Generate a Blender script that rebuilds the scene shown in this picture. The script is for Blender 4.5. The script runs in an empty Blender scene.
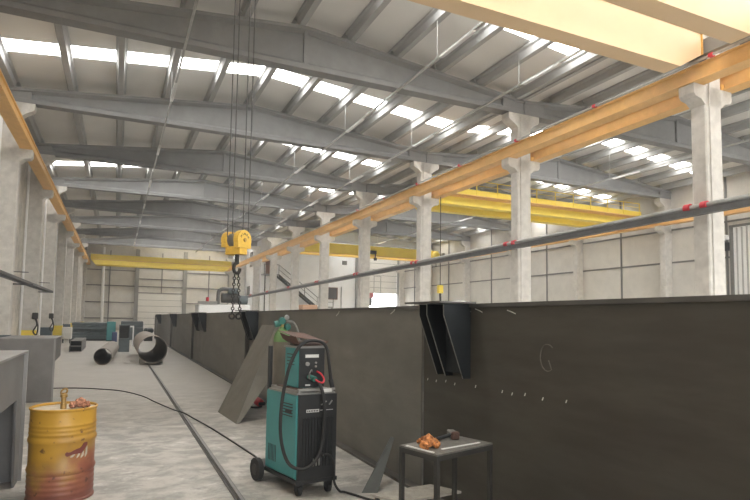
import bpy, bmesh, math, random
from math import sin, cos, pi, radians, sqrt, atan2
from mathutils import Vector, Matrix
import numpy as np
random.seed(7)
S = bpy.context.scene
COL = S.collection

# ------------------------------------------------------------------ materials
def mat(name, col, rough=.6, metal=0., var=.12, scale=3., bump=0., col2=None, amt=.5, stretch=None, edge=(.4, .62), spec=.5):
    """Principled material whose colour is broken up by two noises; col2 = colour of blotches."""
    m = bpy.data.materials.new(name); m.use_nodes = True
    nt = m.node_tree; N = nt.nodes; L = nt.links
    b = N['Principled BSDF']
    b.inputs['Roughness'].default_value = rough; b.inputs['Metallic'].default_value = metal
    b.inputs['Specular IOR Level'].default_value = spec
    tc = N.new('ShaderNodeTexCoord'); mp = N.new('ShaderNodeMapping')
    if stretch: mp.inputs['Scale'].default_value = stretch
    L.new(tc.outputs['Object'], mp.inputs['Vector'])
    n1 = N.new('ShaderNodeTexNoise'); n1.inputs['Scale'].default_value = scale; n1.inputs['Detail'].default_value = 6; n1.inputs['Roughness'].default_value = .6
    L.new(mp.outputs[0], n1.inputs['Vector'])
    r = N.new('ShaderNodeValToRGB')
    c = Vector(col)
    r.color_ramp.elements[0].position = .3; r.color_ramp.elements[1].position = .7
    r.color_ramp.elements[0].color = (*(c*(1-var)), 1); r.color_ramp.elements[1].color = (*[min(1, v*(1+var)) for v in c], 1)
    L.new(n1.outputs['Fac'], r.inputs[0]); out = r.outputs[0]
    if col2 is not None:
        n2 = N.new('ShaderNodeTexNoise'); n2.inputs['Scale'].default_value = scale*1.7; n2.inputs['Detail'].default_value = 8; n2.inputs['Roughness'].default_value = .65
        L.new(mp.outputs[0], n2.inputs['Vector'])
        r2 = N.new('ShaderNodeValToRGB'); r2.color_ramp.elements[0].position = edge[0]; r2.color_ramp.elements[1].position = edge[1]
        r2.color_ramp.elements[0].color = (0, 0, 0, 1); r2.color_ramp.elements[1].color = (amt, amt, amt, 1)
        L.new(n2.outputs['Fac'], r2.inputs[0])
        mx = N.new('ShaderNodeMix'); mx.data_type = 'RGBA'
        L.new(r2.outputs[0], mx.inputs['Factor']); L.new(out, mx.inputs['A']); mx.inputs['B'].default_value = (*col2, 1)
        out = mx.outputs['Result']
    L.new(out, b.inputs['Base Color'])
    if bump:
        bp = N.new('ShaderNodeBump'); bp.inputs['Strength'].default_value = bump; bp.inputs['Distance'].default_value = .02
        L.new(n1.outputs['Fac'], bp.inputs['Height']); L.new(bp.outputs[0], b.inputs['Normal'])
    return m

def emat(name, col, s):
    m = bpy.data.materials.new(name); m.use_nodes = True
    b = m.node_tree.nodes['Principled BSDF']
    b.inputs['Base Color'].default_value = (.8, .8, .8, 1)
    b.inputs['Emission Color'].default_value = (*col, 1); b.inputs['Emission Strength'].default_value = s
    return m

M = {}
M['roof'] = mat('roof_lining', (.75, .74, .71), .7, var=.05, scale=.6)
M['beamc'] = mat('roof_concrete', (.25, .25, .248), .85, var=.10, scale=1.2, col2=(.19, .19, .187), amt=.35)
M['purlc'] = mat('purlin_concrete', (.38, .38, .375), .8, var=.08, scale=1.5)
M['colc'] = mat('column_concrete', (.66, .635, .59), .8, var=.08, scale=2.2, bump=.12, col2=(.44, .42, .39), amt=.5)
M['wallc'] = mat('wall_concrete', (.66, .61, .54), .85, var=.10, scale=1.1, col2=(.30, .285, .255), amt=.55)
M['panel'] = mat('wall_panel', (.66, .635, .585), .7, var=.05, scale=.7, col2=(.48, .46, .42), amt=.35)
M['white'] = mat('white_paint', (.88, .88, .87), .6, var=.04, scale=1.)
M['doorw'] = mat('door_leaf', (.72, .70, .65), .55, var=.04, scale=.8)
M['seam'] = mat('dark_seam', (.16, .155, .145), .6, var=.1)
M['steelcol'] = mat('grey_steel', (.27, .265, .25), .6, var=.1)
M['yellow'] = mat('crane_yellow', (.80, .48, .13), .45, var=.06, scale=1.5, col2=(.62, .36, .10), amt=.35)
M['yellowb'] = mat('bright_yellow', (.95, .74, .10), .45, var=.04, scale=1.2, col2=(.88, .64, .07), amt=.3)
M['cream'] = mat('pale_yellow', (.73, .53, .31), .45, var=.04, scale=1.2, col2=(.67, .47, .26), amt=.25)
M['orange'] = mat('runway_orange', (.82, .50, .18), .5, var=.08, scale=2., col2=(.66, .38, .13), amt=.4)
M['railst'] = mat('rail_steel', (.22, .215, .21), .45, .5, var=.15, scale=4)
M['red'] = mat('red_plastic', (.62, .03, .05), .45, var=.08)
M['mill'] = mat('mill_steel', (.185, .175, .155), .55, .2, var=.18, scale=1.1, col2=(.125, .117, .103), amt=.7, stretch=(1, .55, 1.6), edge=(.38, .7))  # paler than the near web: haze and grazing sheen put into the colour
M['milld'] = mat('mill_steel_dark', (.078, .072, .060), .5, .25, var=.2, scale=1.3, col2=(.052, .043, .035), amt=.75, stretch=(1, .4, 2.2), edge=(.36, .66))
M['flange'] = mat('flange_steel', (.10, .095, .088), .5, .3, var=.25, scale=3)
M['navy'] = mat('dark_bracket_steel', (.018, .022, .025), .5, .4, var=.15, scale=4)
M['edge'] = mat('cut_steel_edge', (.20, .195, .185), .5, .4, var=.2, scale=12)
M['lilac'] = mat('grey_primer', (.18, .173, .17), .6, .1, var=.1, scale=1.5, col2=(.12, .116, .115), amt=.5, edge=(.42, .7))
M['lilac_edge'] = mat('grey_primer_edge', (.27, .265, .26), .55, .1, var=.1, scale=2)
M['plate'] = mat('bare_plate', (.20, .19, .165), .55, .2, var=.12, scale=2., col2=(.14, .13, .115), amt=.5)
M['pipe_in'] = mat('pipe_steel', (.36, .325, .29), .7, .1, var=.15, scale=2., col2=(.24, .20, .17), amt=.5)
M['pipe_dark'] = mat('pipe_inside', (.05, .05, .05), .8, var=.1)
M['teal'] = mat('teal_enamel', (.055, .27, .275), .42, var=.06, scale=3., col2=(.06, .21, .215), amt=.3)
M['black'] = mat('black_plastic', (.018, .019, .02), .5, var=.1, scale=8)
M['grille'] = mat('grille_black', (.012, .013, .014), .55, var=.1, scale=8)
M['rubber'] = mat('black_rubber', (.022, .022, .022), .7, var=.15, scale=10)
M['greyrub'] = mat('grey_hose', (.16, .155, .145), .6, var=.1, scale=6)
M['chrome'] = mat('bright_metal', (.55, .55, .53), .3, .9, var=.1, scale=8)
M['label'] = mat('label_white', (.72, .72, .70), .5, var=.05)
M['rust'] = mat('rusty_sheet', (.11, .055, .04), .75, var=.25, scale=7, col2=(.08, .045, .035), amt=.8)
M['gasgrey'] = mat('cylinder_brown', (.19, .165, .135), .55, .1, var=.12, scale=4)
M['gasgreen'] = mat('cylinder_green', (.15, .27, .10), .5, var=.08)
M['reggreen'] = mat('regulator_green', (.035, .15, .125), .45, var=.08)
M['brass'] = mat('brass', (.42, .27, .10), .4, .7, var=.2, scale=14)
M['leather'] = mat('glove_leather', (.60, .25, .09), .9, var=.3, scale=26, bump=.5, col2=(.17, .06, .03), amt=.85, edge=(.46, .58), spec=.2)
M['leatherd'] = mat('glove_leather_dark', (.50, .24, .15), .9, var=.3, scale=27, bump=.5, col2=(.15, .07, .05), amt=.85, edge=(.44, .57), spec=.2)
M['table'] = mat('table_steel', (.17, .165, .15), .6, .2, var=.2, scale=14, col2=(.10, .09, .08), amt=.6)
M['offcut'] = mat('dark_offcut', (.075, .08, .076), .6, .1, var=.12, scale=6)
M['board'] = mat('dusty_board', (.40, .385, .34), .8, var=.12, scale=9, col2=(.26, .24, .21), amt=.5)
M['darksteel'] = mat('dark_frame_steel', (.05, .048, .044), .55, .3, var=.2, scale=8)
M['blueband'] = mat('base_paint_blue', (.085, .115, .135), .6, var=.1, scale=3)
M['slate'] = mat('slate_steel', (.13, .155, .165), .6, .1, var=.15, scale=2, col2=(.085, .10, .105), amt=.6)
M['cable'] = mat('black_cable', (.03, .028, .026), .6, var=.1)
M['rope'] = mat('wire_rope', (.10, .10, .10), .5, .5, var=.2, scale=30)
M['chain'] = mat('chain_steel', (.035, .032, .03), .5, .6, var=.3, scale=20)
M['hookyel'] = mat('hook_block_yellow', (.78, .49, .07), .5, var=.08, scale=8, col2=(.55, .33, .06), amt=.4)
M['galv'] = mat('galvanised', (.46, .46, .45), .45, .4, var=.12, scale=4)
M['ductlt'] = mat('pipe_grey', (.42, .42, .41), .5, .3, var=.12, scale=4)
M['ductdk'] = mat('dark_tray', (.13, .13, .13), .55, .3, var=.15, scale=4)
M['brown'] = mat('brown_door', (.20, .085, .05), .6, var=.1)
M['glassd'] = mat('dark_glass', (.10, .095, .09), .2, var=.05)
M['tube'] = mat('lamp_white', (.85, .85, .84), .4, var=.02)
M['kraft'] = mat('crate_board', (.52, .32, .21), .8, var=.1, scale=4)
M['pinkmark'] = mat('maroon_print', (.17, .045, .035), .6, var=.15, scale=20)
M['whitemark'] = mat('white_print', (.52, .47, .38), .6, var=.15, scale=25)
M['chalk'] = mat('chalk_white', (.62, .62, .58), .9, var=.15, scale=40)
M['chalkdim'] = mat('chalk_faint', (.13, .12, .105), .9, var=.2, scale=40)
M['sky'] = emat('skylight_sheet', (1.0, .985, .95), 14.0)

# painted, worn drum: yellow over reddish brown, by the drum's own height
def drum_mat():
    m = bpy.data.materials.new('worn_drum_paint'); m.use_nodes = True
    nt = m.node_tree; N = nt.nodes; L = nt.links; b = N['Principled BSDF']
    b.inputs['Roughness'].default_value = .42
    tc = N.new('ShaderNodeTexCoord'); sp = N.new('ShaderNodeSeparateXYZ'); L.new(tc.outputs['Object'], sp.inputs[0])
    n = N.new('ShaderNodeTexNoise'); n.inputs['Scale'].default_value = 4.5; n.inputs['Detail'].default_value = 7; L.new(tc.outputs['Object'], n.inputs['Vector'])
    a = N.new('ShaderNodeMath'); a.operation = 'MULTIPLY_ADD'; L.new(n.outputs['Fac'], a.inputs[0]); a.inputs[1].default_value = .75; L.new(sp.outputs['Z'], a.inputs[2])
    a2 = N.new('ShaderNodeMath'); a2.operation = 'MULTIPLY_ADD'; L.new(sp.outputs['X'], a2.inputs[0]); a2.inputs[1].default_value = -.55; L.new(a.outputs[0], a2.inputs[2])
    r = N.new('ShaderNodeValToRGB'); L.new(a2.outputs[0], r.inputs[0])
    e = r.color_ramp.elements
    e[0].position = .40; e[0].color = (.20, .065, .045, 1); e[1].position = 1.0; e[1].color = (.54, .30, .04, 1)
    x = e.new(.58); x.color = (.30, .11, .06, 1)
    x = e.new(.74); x.color = (.36, .20, .05, 1)
    x = e.new(.86); x.color = (.46, .25, .04, 1)
    n2 = N.new('ShaderNodeTexNoise'); n2.inputs['Scale'].default_value = 16; n2.inputs['Detail'].default_value = 6; L.new(tc.outputs['Object'], n2.inputs['Vector'])
    r2 = N.new('ShaderNodeValToRGB'); r2.color_ramp.elements[0].position = .63; r2.color_ramp.elements[1].position = .70
    r2.color_ramp.elements[0].color = (0, 0, 0, 1); r2.color_ramp.elements[1].color = (.85, .85, .85, 1); L.new(n2.outputs['Fac'], r2.inputs[0])
    mx = N.new('ShaderNodeMix'); mx.data_type = 'RGBA'; L.new(r2.outputs[0], mx.inputs['Factor']); L.new(r.outputs[0], mx.inputs['A']); mx.inputs['B'].default_value = (.11, .045, .03, 1)
    L.new(mx.outputs['Result'], b.inputs['Base Color'])
    return m
M['drum'] = drum_mat()
M['drumlid'] = mat('drum_lid', (.52, .46, .37), .6, var=.12, scale=6, col2=(.36, .26, .12), amt=.6)

# workshop floor: concrete with scuffed pale patches, dust and dark stains
def floor_mat():
    m = bpy.data.materials.new('worn_concrete_floor'); m.use_nodes = True
    nt = m.node_tree; N = nt.nodes; L = nt.links; b = N['Principled BSDF']
    b.inputs['Roughness'].default_value = .62
    tc = N.new('ShaderNodeTexCoord')
    def noise(scale, detail, sx=(1, 1, 1), dist=0., rough=.6):
        mp = N.new('ShaderNodeMapping'); mp.inputs['Scale'].default_value = sx; L.new(tc.outputs['Object'], mp.inputs[0])
        n = N.new('ShaderNodeTexNoise'); n.inputs['Scale'].default_value = scale; n.inputs['Detail'].default_value = detail
        n.inputs['Distortion'].default_value = dist; n.inputs['Roughness'].default_value = rough; L.new(mp.outputs[0], n.inputs['Vector']); return n.outputs['Fac']
    def ramp(src, p0, p1, c0, c1):
        r = N.new('ShaderNodeValToRGB'); r.color_ramp.elements[0].position = p0; r.color_ramp.elements[1].position = p1
        r.color_ramp.elements[0].color = (*c0, 1); r.color_ramp.elements[1].color = (*c1, 1); L.new(src, r.inputs[0]); return r.outputs[0]
    def mix(f, a, c):
        mx = N.new('ShaderNodeMix'); mx.data_type = 'RGBA'; L.new(f, mx.inputs['Factor']); L.new(a, mx.inputs['A'])
        mx.inputs['B'].default_value = (*c, 1); return mx.outputs['Result']
    base = ramp(noise(.9, 6), .3, .7, (.45, .428, .39), (.52, .495, .455))
    f1 = ramp(noise(3.4, 11, (.8, 1.0, 1), .2, .75), .54, .60, (0, 0, 0), (.85, .85, .85))
    sp0 = N.new('ShaderNodeSeparateXYZ'); L.new(tc.outputs['Object'], sp0.inputs[0])
    r0_ = N.new('ShaderNodeMapRange'); r0_.inputs['From Min'].default_value = 17; r0_.inputs['From Max'].default_value = 9; r0_.inputs['To Min'].default_value = .1; L.new(sp0.outputs['Y'], r0_.inputs['Value'])
    m0_ = N.new('ShaderNodeMath'); m0_.operation = 'MULTIPLY'; L.new(f1, m0_.inputs[0]); L.new(r0_.outputs[0], m0_.inputs[1])
    c = mix(m0_.outputs[0], base, (.62, .60, .565))
    f2 = ramp(noise(2.6, 11, (.85, 1.1, 1), .3, .75), .43, .57, (0, 0, 0), (.9, .9, .9))
    # scuffs are only in the busy area near the drum
    sp = N.new('ShaderNodeSeparateXYZ'); L.new(tc.outputs['Object'], sp.inputs[0])
    rr_ = N.new('ShaderNodeMapRange'); rr_.inputs['From Min'].default_value = 15; rr_.inputs['From Max'].default_value = 8; rr_.inputs['To Min'].default_value = .1; L.new(sp.outputs['Y'], rr_.inputs['Value'])
    mm = N.new('ShaderNodeMath'); mm.operation = 'MULTIPLY'; L.new(f2, mm.inputs[0]); L.new(rr_.outputs[0], mm.inputs[1])
    c = mix(mm.outputs[0], c, (.275, .267, .248))
    f3 = ramp(noise(.45, 4), .55, .75, (0, 0, 0), (.25, .25, .25))
    c = mix(f3, c, (.30, .29, .27))
    L.new(c, b.inputs['Base Color'])
    bp = N.new('ShaderNodeBump'); bp.inputs['Strength'].default_value = .15; bp.inputs['Distance'].default_value = .01
    L.new(f1, bp.inputs['Height']); L.new(bp.outputs[0], b.inputs['Normal'])
    return m
M['floor'] = floor_mat()

# ------------------------------------------------------------------ mesh builder
class MB:
    def __init__(s, T=None): s.v = []; s.f = []; s.T = T
    def add(s, vs, fs):
        o = len(s.v)
        for p in vs:
            p = Vector(p)
            s.v.append(s.T @ p if s.T else p)
        s.f += [tuple(i+o for i in f) for f in fs]; return s
    def box(s, x0, y0, z0, x1, y1, z1):
        return s.add([(x0,y0,z0),(x1,y0,z0),(x1,y1,z0),(x0,y1,z0),(x0,y0,z1),(x1,y0,z1),(x1,y1,z1),(x0,y1,z1)],
                     [(0,3,2,1),(4,5,6,7),(0,1,5,4),(1,2,6,5),(2,3,7,6),(3,0,4,7)])
    def rbox(s, x0, y0, z0, x1, y1, z1, r=.01):
        """box with bevelled vertical and top edges"""
        r = min(r, (x1-x0)*.45, (y1-y0)*.45, (z1-z0)*.45)
        def ring(i, z): return [(x0+r,y0+i,z),(x1-r,y0+i,z),(x1-i,y0+r,z),(x1-i,y1-r,z),(x1-r,y1-i,z),(x0+r,y1-i,z),(x0+i,y1-r,z),(x0+i,y0+r,z)]
        return s.loft([ring(r*.9, z0), ring(0, z0+r), ring(0, z1-r), ring(r*.9, z1)])
    def loft(s, rings, cap=True, close=True):
        n = len(rings[0]); vs = [p for r in rings for p in r]; fs = []
        for k in range(len(rings)-1):
            for i in range(n if close else n-1):
                j = (i+1) % n
                fs.append((k*n+i, k*n+j, (k+1)*n+j, (k+1)*n+i))
        if cap: fs.append(tuple(range(n-1, -1, -1))); fs.append(tuple((len(rings)-1)*n+i for i in range(n)))
        return s.add(vs, fs)
    def prism(s, poly, axis, a, b):
        """extrude a 2-D polygon along axis ('x','y','z') from a to b; poly gives the two other coordinates in order"""
        def P(u, v, t): return {'x': (t, u, v), 'y': (u, t, v), 'z': (u, v, t)}[axis]
        return s.loft([[P(u, v, a) for u, v in poly], [P(u, v, b) for u, v in poly]])
    def cyl(s, p0, p1, r0, r1=None, n=16, cap=True):
        p0 = Vector(p0); p1 = Vector(p1); r1 = r0 if r1 is None else r1
        d = (p1-p0).normalized(); a = d.orthogonal().normalized(); c = d.cross(a)
        return s.loft([[p+(a*cos(2*pi*i/n)+c*sin(2*pi*i/n))*r for i in range(n)] for p, r in ((p0, r0), (p1, r1))], cap)
    def tube(s, pts, r, n=8, cap=True, smooth_n=0):
        pts = [Vector(p) for p in pts]
        if smooth_n: pts = catmull(pts, smooth_n)
        rings = []; a = None
        for i, p in enumerate(pts):
            d = (pts[min(i+1, len(pts)-1)]-pts[max(i-1, 0)]).normalized()
            a = d.orthogonal().normalized() if a is None else (a-d*a.dot(d)).normalized()
            c = d.cross(a)
            rings.append([p+(a*cos(2*pi*k/n)+c*sin(2*pi*k/n))*r for k in range(n)])
        return s.loft(rings, cap)
    def lathe(s, prof, c=(0, 0, 0), n=32, cap=False):
        c = Vector(c)
        return s.loft([[c+Vector((r*cos(2*pi*i/n), r*sin(2*pi*i/n), z)) for i in range(n)] for r, z in prof], cap)
    def torus(s, c, ax, R, r, n=20, m=8, sq=(1, 1)):
        c = Vector(c); ax = Vector(ax).normalized(); a = ax.orthogonal().normalized(); b = ax.cross(a)
        vs = []; fs = []
        for i in range(n):
            t = 2*pi*i/n; d = a*cos(t)*sq[0]+b*sin(t)*sq[1]; dn = (a*cos(t)+b*sin(t))
            for k in range(m):
                q = 2*pi*k/m; vs.append(c+d*R+dn*r*cos(q)+ax*r*sin(q))
        for i in range(n):
            for k in range(m):
                fs.append((i*m+k, ((i+1) % n)*m+k, ((i+1) % n)*m+(k+1) % m, i*m+(k+1) % m))
        return s.add(vs, fs)
    def ball(s, c, rx, ry=None, rz=None, n=12, m=8):
        ry = rx if ry is None else ry; rz = rx if rz is None else rz; c = Vector(c)
        prof = [(sin(pi*k/m), -cos(pi*k/m)) for k in range(m+1)]
        rings = [[c+Vector((max(a, .02)*rx*cos(2*pi*i/n), max(a, .02)*ry*sin(2*pi*i/n), z*rz)) for i in range(n)] for a, z in prof]
        return s.loft(rings)
    def build(s, name, m, parent=None, loc=None, smooth=False):
        me = bpy.data.meshes.new(name)
        off = Vector(loc) if loc is not None else Vector((0, 0, 0))
        if parent is not None: off = root_of(parent)
        me.from_pydata([tuple(v-off) for v in s.v], [], s.f); me.update()
        bm = bmesh.new(); bm.from_mesh(me); bmesh.ops.recalc_face_normals(bm, faces=bm.faces); bm.to_mesh(me); bm.free()
        me.materials.append(M[m] if isinstance(m, str) else m)
        if smooth:
            for p in me.polygons: p.use_smooth = True
            try: me.set_sharp_from_angle(angle=radians(38))
            except Exception: pass
        o = bpy.data.objects.new(name, me); COL.objects.link(o)
        if parent is not None: o.parent = parent
        else: o.location = off
        return o

def root_of(o):
    p = Vector((0, 0, 0))
    while o is not None: p = p+Vector(o.location); o = o.parent
    return p
def catmull(P, n):
    out = []
    for i in range(len(P)-1):
        p0 = P[max(i-1, 0)]; p1 = P[i]; p2 = P[i+1]; p3 = P[min(i+2, len(P)-1)]
        for k in range(n):
            t = k/n
            out.append(.5*((2*p1)+(p2-p0)*t+(2*p0-5*p1+4*p2-p3)*t*t+(3*p1-p0-3*p2+p3)*t**3))
    return out+[P[-1]]
def tag(o, label, cat, group=None):
    o['label'] = label; o['category'] = cat
    if group: o['group'] = group
    return o
def thing(name, label, cat, loc, group=None):
    o = bpy.data.objects.new(name, None); COL.objects.link(o); o.location = loc; o.empty_display_size = .2
    return tag(o, label, cat, group)
def struct(name, mb, m, loc=None, parent=None):
    o = mb.build(name, m, parent, loc)
    if parent is None: o['kind'] = 'structure'
    return o
def copy_thing(o, loc, label, group=None):
    c = o.copy(); COL.objects.link(c); c.location = loc; c['label'] = label
    if group: c['group'] = group
    for ch in list(o.children):
        d = ch.copy(); COL.objects.link(d); d.parent = c
        for g in ch.children:
            e = g.copy(); COL.objects.link(e); e.parent = d
    return c
ORD = ['first', 'second', 'third', 'fourth', 'fifth', 'sixth', 'seventh', 'eighth', 'ninth', 'tenth', 'eleventh', 'twelfth']

# ------------------------------------------------------------------ layout constants (metres; camera above the origin)
CY = [8.9+7*k for k in range(0, 10)]        # frame lines 8.9 .. 71.9
LX0, LX1 = -3.3, 13.05                       # left bay: inner column faces / middle row
RX1 = 29.45
EAVE, RIDGE = 9.62, 10.43                    # beam top at the eaves and ridge
LR, RR = 4.85, 21.25                         # ridges
HALF = 8.2
PUR = .36
Y_BACK, Y_L, Y_R = -12.1, 72.2, 57.4
def ztop(x, ridge): return RIDGE-(RIDGE-EAVE)*abs(x-ridge)/HALF

# ------------------------------------------------------------------ floor, walls, ceiling
struct('floor', MB().box(-4.6, Y_BACK-.3, -.2, 30.4, Y_L+.3, 0), 'floor')
struct('wall_left', MB().box(-4.25, Y_BACK, 0, -3.95, Y_L, 10.4), 'wallc')
w = MB()
for x0, x1, z0 in ((-4.25, -1., 0), (-1., 9., 5.5), (9., 16., 0), (16., 27., 5.5), (27., 30.2, 0)): w.box(x0, Y_BACK-.3, z0, x1, Y_BACK, 11.2)
struct('wall_back', w, 'panel')
struct('wall_front', MB().box(-4.25, Y_L, 0, 13.4, Y_L+.25, 11.2), 'panel')
# right bay end wall with a raised sectional door
w = MB(); w.box(13.4, Y_R, 0, 24.75, Y_R+.3, 11.2).box(24.75, Y_R, 8.75, 29.25, Y_R+.3, 11.2).box(29.25, Y_R, 0, 30.2, Y_R+.3, 11.2)
struct('wall_front_right', w, 'white')
struct('wall_right', MB().box(29.92, Y_BACK, 0, 30.2, Y_R, 10.6), 'panel')
struct('wall_middle', MB().box(13.42, Y_R+.3, 0, 13.6, Y_L, 10.6), 'white')

# seams of the right wall's panels
t = MB()
for k in range(-2, 14):
    y = 8.9+3.5*k
    if Y_BACK < y < Y_R and k % 2: t.box(29.86, y-.05, 0, 29.93, y+.05, 10.)
for z in (3.1, 5.3, 7.25): t.box(29.87, Y_BACK, z-.05, 29.93, Y_R, z+.05)
struct('trim_1', t, 'seam')
t = MB()
for x in (26.9,): pass
# girts and mullions of the far left-bay wall
t = MB()
for x0, x1, zs in ((-3.6, 1.85, (1.4, 3.25, 5.2, 7.0)), (7.75, 12.9, (3.3, 5.2, 7.05)), (2.3, 7.25, (4.45, 5.2, 6.1, 7.4))):
    for z in zs: t.box(x0, Y_L-.10, z-.06, x1, Y_L+.02, z+.06)
for x, z0 in ((-.85, 0), (4.85, 4.45), (10.35, 3.3)): t.box(x-.06, Y_L-.10, z0, x+.06, Y_L+.02, 9.3)
struct('trim_2', t, 'seam')
t = MB()
for x in (-3.55, 2.07, 7.5, 12.9): t.box(x-.22, Y_L-.35, 0, x+.22, Y_L+.02, 9.6)
struct('trim_3', t, 'steelcol')
# sectional door in the far left-bay wall
d = MB()
for k in range(6): d.box(2.32, Y_L-.09, .03+k*.72, 7.25, Y_L-.02, .70+k*.72)
door = struct('door_1', d, 'doorw')
d = MB()
for k in range(1, 6): d.box(2.32, Y_L-.085, .70+(k-1)*.72, 7.25, Y_L-.02, .75+(k-1)*.72)
d.build('door_joint', 'steelcol', door)
# raised sectional door of the right bay, daylight under it
d = MB()
for k in range(6): d.box(24.78, Y_R+.05, 4.62+k*.69, 29.22, Y_R+.12, 5.27+k*.69)
door = struct('door_2', d, 'doorw')
d = MB()
for k in range(1, 6): d.box(24.78, Y_R+.06, 5.27+(k-1)*.69, 29.22, Y_R+.11, 5.32+(k-1)*.69)
d.build('door_joint', 'seam', door)
d = MB()
d.box(26.3, Y_R+.02, 4.70, 26.36, Y_R+.06, 6.6).box(27.14, Y_R+.02, 4.70, 27.2, Y_R+.06, 6.6).box(26.3, Y_R+.02, 6.55, 27.2, Y_R+.06, 6.61)
d.build('wicket_frame', 'steelcol', door)
t = MB(); t.box(24.0, Y_R-.35, 0, 24.75, Y_R+.02, 9.4).box(29.25, Y_R-.3, 0, 29.6, Y_R+.02, 9.4)
struct('trim_4', t, 'steelcol')
# glowing sky sheets and ground outside the raised door and the back openings
M['daylight'] = emat('sky_sheet_glow', (.97, .99, 1.0), 8.0)
struct('sky_sheet', MB().box(-30, Y_BACK-14, -.2, 60, Y_BACK-13.8, 26), 'daylight')  # glowing sheet added behind the camera, lights the hall through the back openings
struct('sky_sheet', MB().box(5, Y_R+22, -.2, 60, Y_R+22.2, 26), 'daylight')  # glowing sheet added in place of sky beyond the raised door
struct('ground_outside', MB().box(14, Y_R+.3, -.25, 45, Y_R+40, -.05).box(-20, Y_BACK-40, -.25, 45, Y_BACK-.3, -.05), 'board')
# tall ribbed sliding door on the right wall
d = MB(); d.box(29.70, 12.6, .05, 29.78, 18.95, 6.85)
door = struct('door_3', d, 'white')
d = MB()
for k in range(24): d.box(29.67, 12.7+k*.26, .1, 29.70, 12.78+k*.26, 6.82)
d.build('rib', 'galv', door)
MB().box(29.62, 18.92, .05, 29.80, 19.08, 6.9).build('edge_post', 'seam', door)
MB().box(29.60, 12.6, 6.85, 29.80, 19.08, 6.97).build('top_track', 'seam', door)

# ceiling sheets and skylights (a strip across each lit slope)
SKY = [(19.8, 20.8)]
def lit(bay, side):      # bay = index of its first frame line (may be negative), side = 'LL','LR','RL','RR'
    if side in ('LR', 'RR'): return True
    return bay % 2 != 0 if side == 'LL' else bay % 2 != 0
ceil = MB(); nwin = 0
def slab(mb, xa, xb, ridge, y0, y1, z_off, th):
    za, zb = ztop(xa, ridge)+z_off, ztop(xb, ridge)+z_off
    mb.loft([[(xa, y, za), (xb, y, zb), (xb, y, zb+th), (xa, y, za+th)] for y in (y0, y1)])
for side, xa, xb, ridge, yend in (('LL', -4.25, LR, LR, Y_L), ('LR', LR, 13.05, LR, Y_L), ('RL', 13.05, RR, RR, Y_R), ('RR', RR, 30.2, RR, Y_R)):
    for bay in range(-3, 9):
        y0 = 8.9+7*bay; y1 = y0+7
        if y0 >= yend: continue
        y1 = min(y1, yend+.3)
        if bay == 8 or (yend == Y_R and bay == 6): y1 = yend+.3
        if lit(bay, side):
            o_ = 3.2 if bay == 0 else (4.5 if (bay == 3 and side == 'LL') else 3.72); a, b = y0+o_, y0+o_+.9
            slab(ceil, xa, xb, ridge, y0, a, PUR, .08); slab(ceil, xa, xb, ridge, b, y1, PUR, .08)
            sk = MB(); m_in = .22 if xa < -4 or xb > 30 else .02
            slab(sk, xa+(.55 if xa < -4 else .05), xb-(.55 if xb > 30 else .05), ridge, a, b, PUR+.02, .03)
            nwin += 1
            o = struct('window_%d' % nwin, sk, 'sky')
            if xa < -4: slab(ceil, xa, xa+.55, ridge, a, b, PUR, .08)
            else: slab(ceil, xa, xa+.05, ridge, a, b, PUR, .08)
            if xb > 30: slab(ceil, xb-.55, xb, ridge, a, b, PUR, .08)
            else: slab(ceil, xb-.05, xb, ridge, a, b, PUR, .08)
        else: slab(ceil, xa, xb, ridge, y0, y1, PUR, .08)
struct('ceiling', ceil, 'roof')

# ------------------------------------------------------------------ roof beams
def beam_mesh(xa, xb, ridge):
    """tapered concrete girder spanning X, modelled around y=0: bottom flange, web, top flange, end blocks"""
    mb = MB(); zb = 9.12
    n = [xa, ridge, xb]
    def loftx(y, z0f, z1f):
        mb.loft([[(x, -y, z0f(x)), (x, y, z0f(x)), (x, y, z1f(x)), (x, -y, z1f(x))] for x in n])
    mb.loft([[(x, -.2, zb), (x, .2, zb), (x, .2, zb+.14), (x, .09, zb+.24), (x, -.09, zb+.24), (x, -.2, zb+.14)] for x in n])
    mb.loft([[(x, -.075, zb+.22), (x, .075, zb+.22), (x, .075, ztop(x, ridge)-.12), (x, -.075, ztop(x, ridge)-.12)] for x in n])
    mb.loft([[(x, -.1, ztop(x, ridge)-.18), (x, .1, ztop(x, ridge)-.18), (x, .24, ztop(x, ridge)-.10), (x, .24, ztop(x, ridge)), (x, -.24, ztop(x, ridge)), (x, -.24, ztop(x, ridge)-.10)] for x in n])
    for x0, x1 in ((xa, xa+.9), (xb-.9, xb)):
        mb.loft([[(x, -.19, zb), (x, .19, zb), (x, .19, ztop(x, ridge)-.08), (x, -.19, ztop(x, ridge)-.08)] for x in (x0, x1)])
    mb.box(ridge-.06, -.17, zb+.1, ridge+.06, .17, RIDGE-.1)
    return mb
def frame_word(i): return ORD[i]+' from the camera'
first = {}
for key, xa, xb, ridge, i0, n, word in (('L', -3.95, 13.03, LR, 1, 9, 'left'), ('R', 13.07, 29.9, RR, 0, 7, 'right')):
    for i in range(i0, n):
        lab = 'grey tapered concrete roof beam over the %s bay, %s' % (word, frame_word(i-i0))
        if i == i0:
            mb = beam_mesh(xa, xb, ridge); mb.v = [v+Vector((0, CY[i], 0)) for v in mb.v]
            o = mb.build('roof_beam', 'beamc', loc=((xa+xb)/2, CY[i], 9.12)); tag(o, lab, 'beam', 'roof beams of the %s bay' % word); first[key] = o
        else:
            c = first[key].copy(); COL.objects.link(c); c.location = ((xa+xb)/2, CY[i], 9.12); c['label'] = lab

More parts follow.
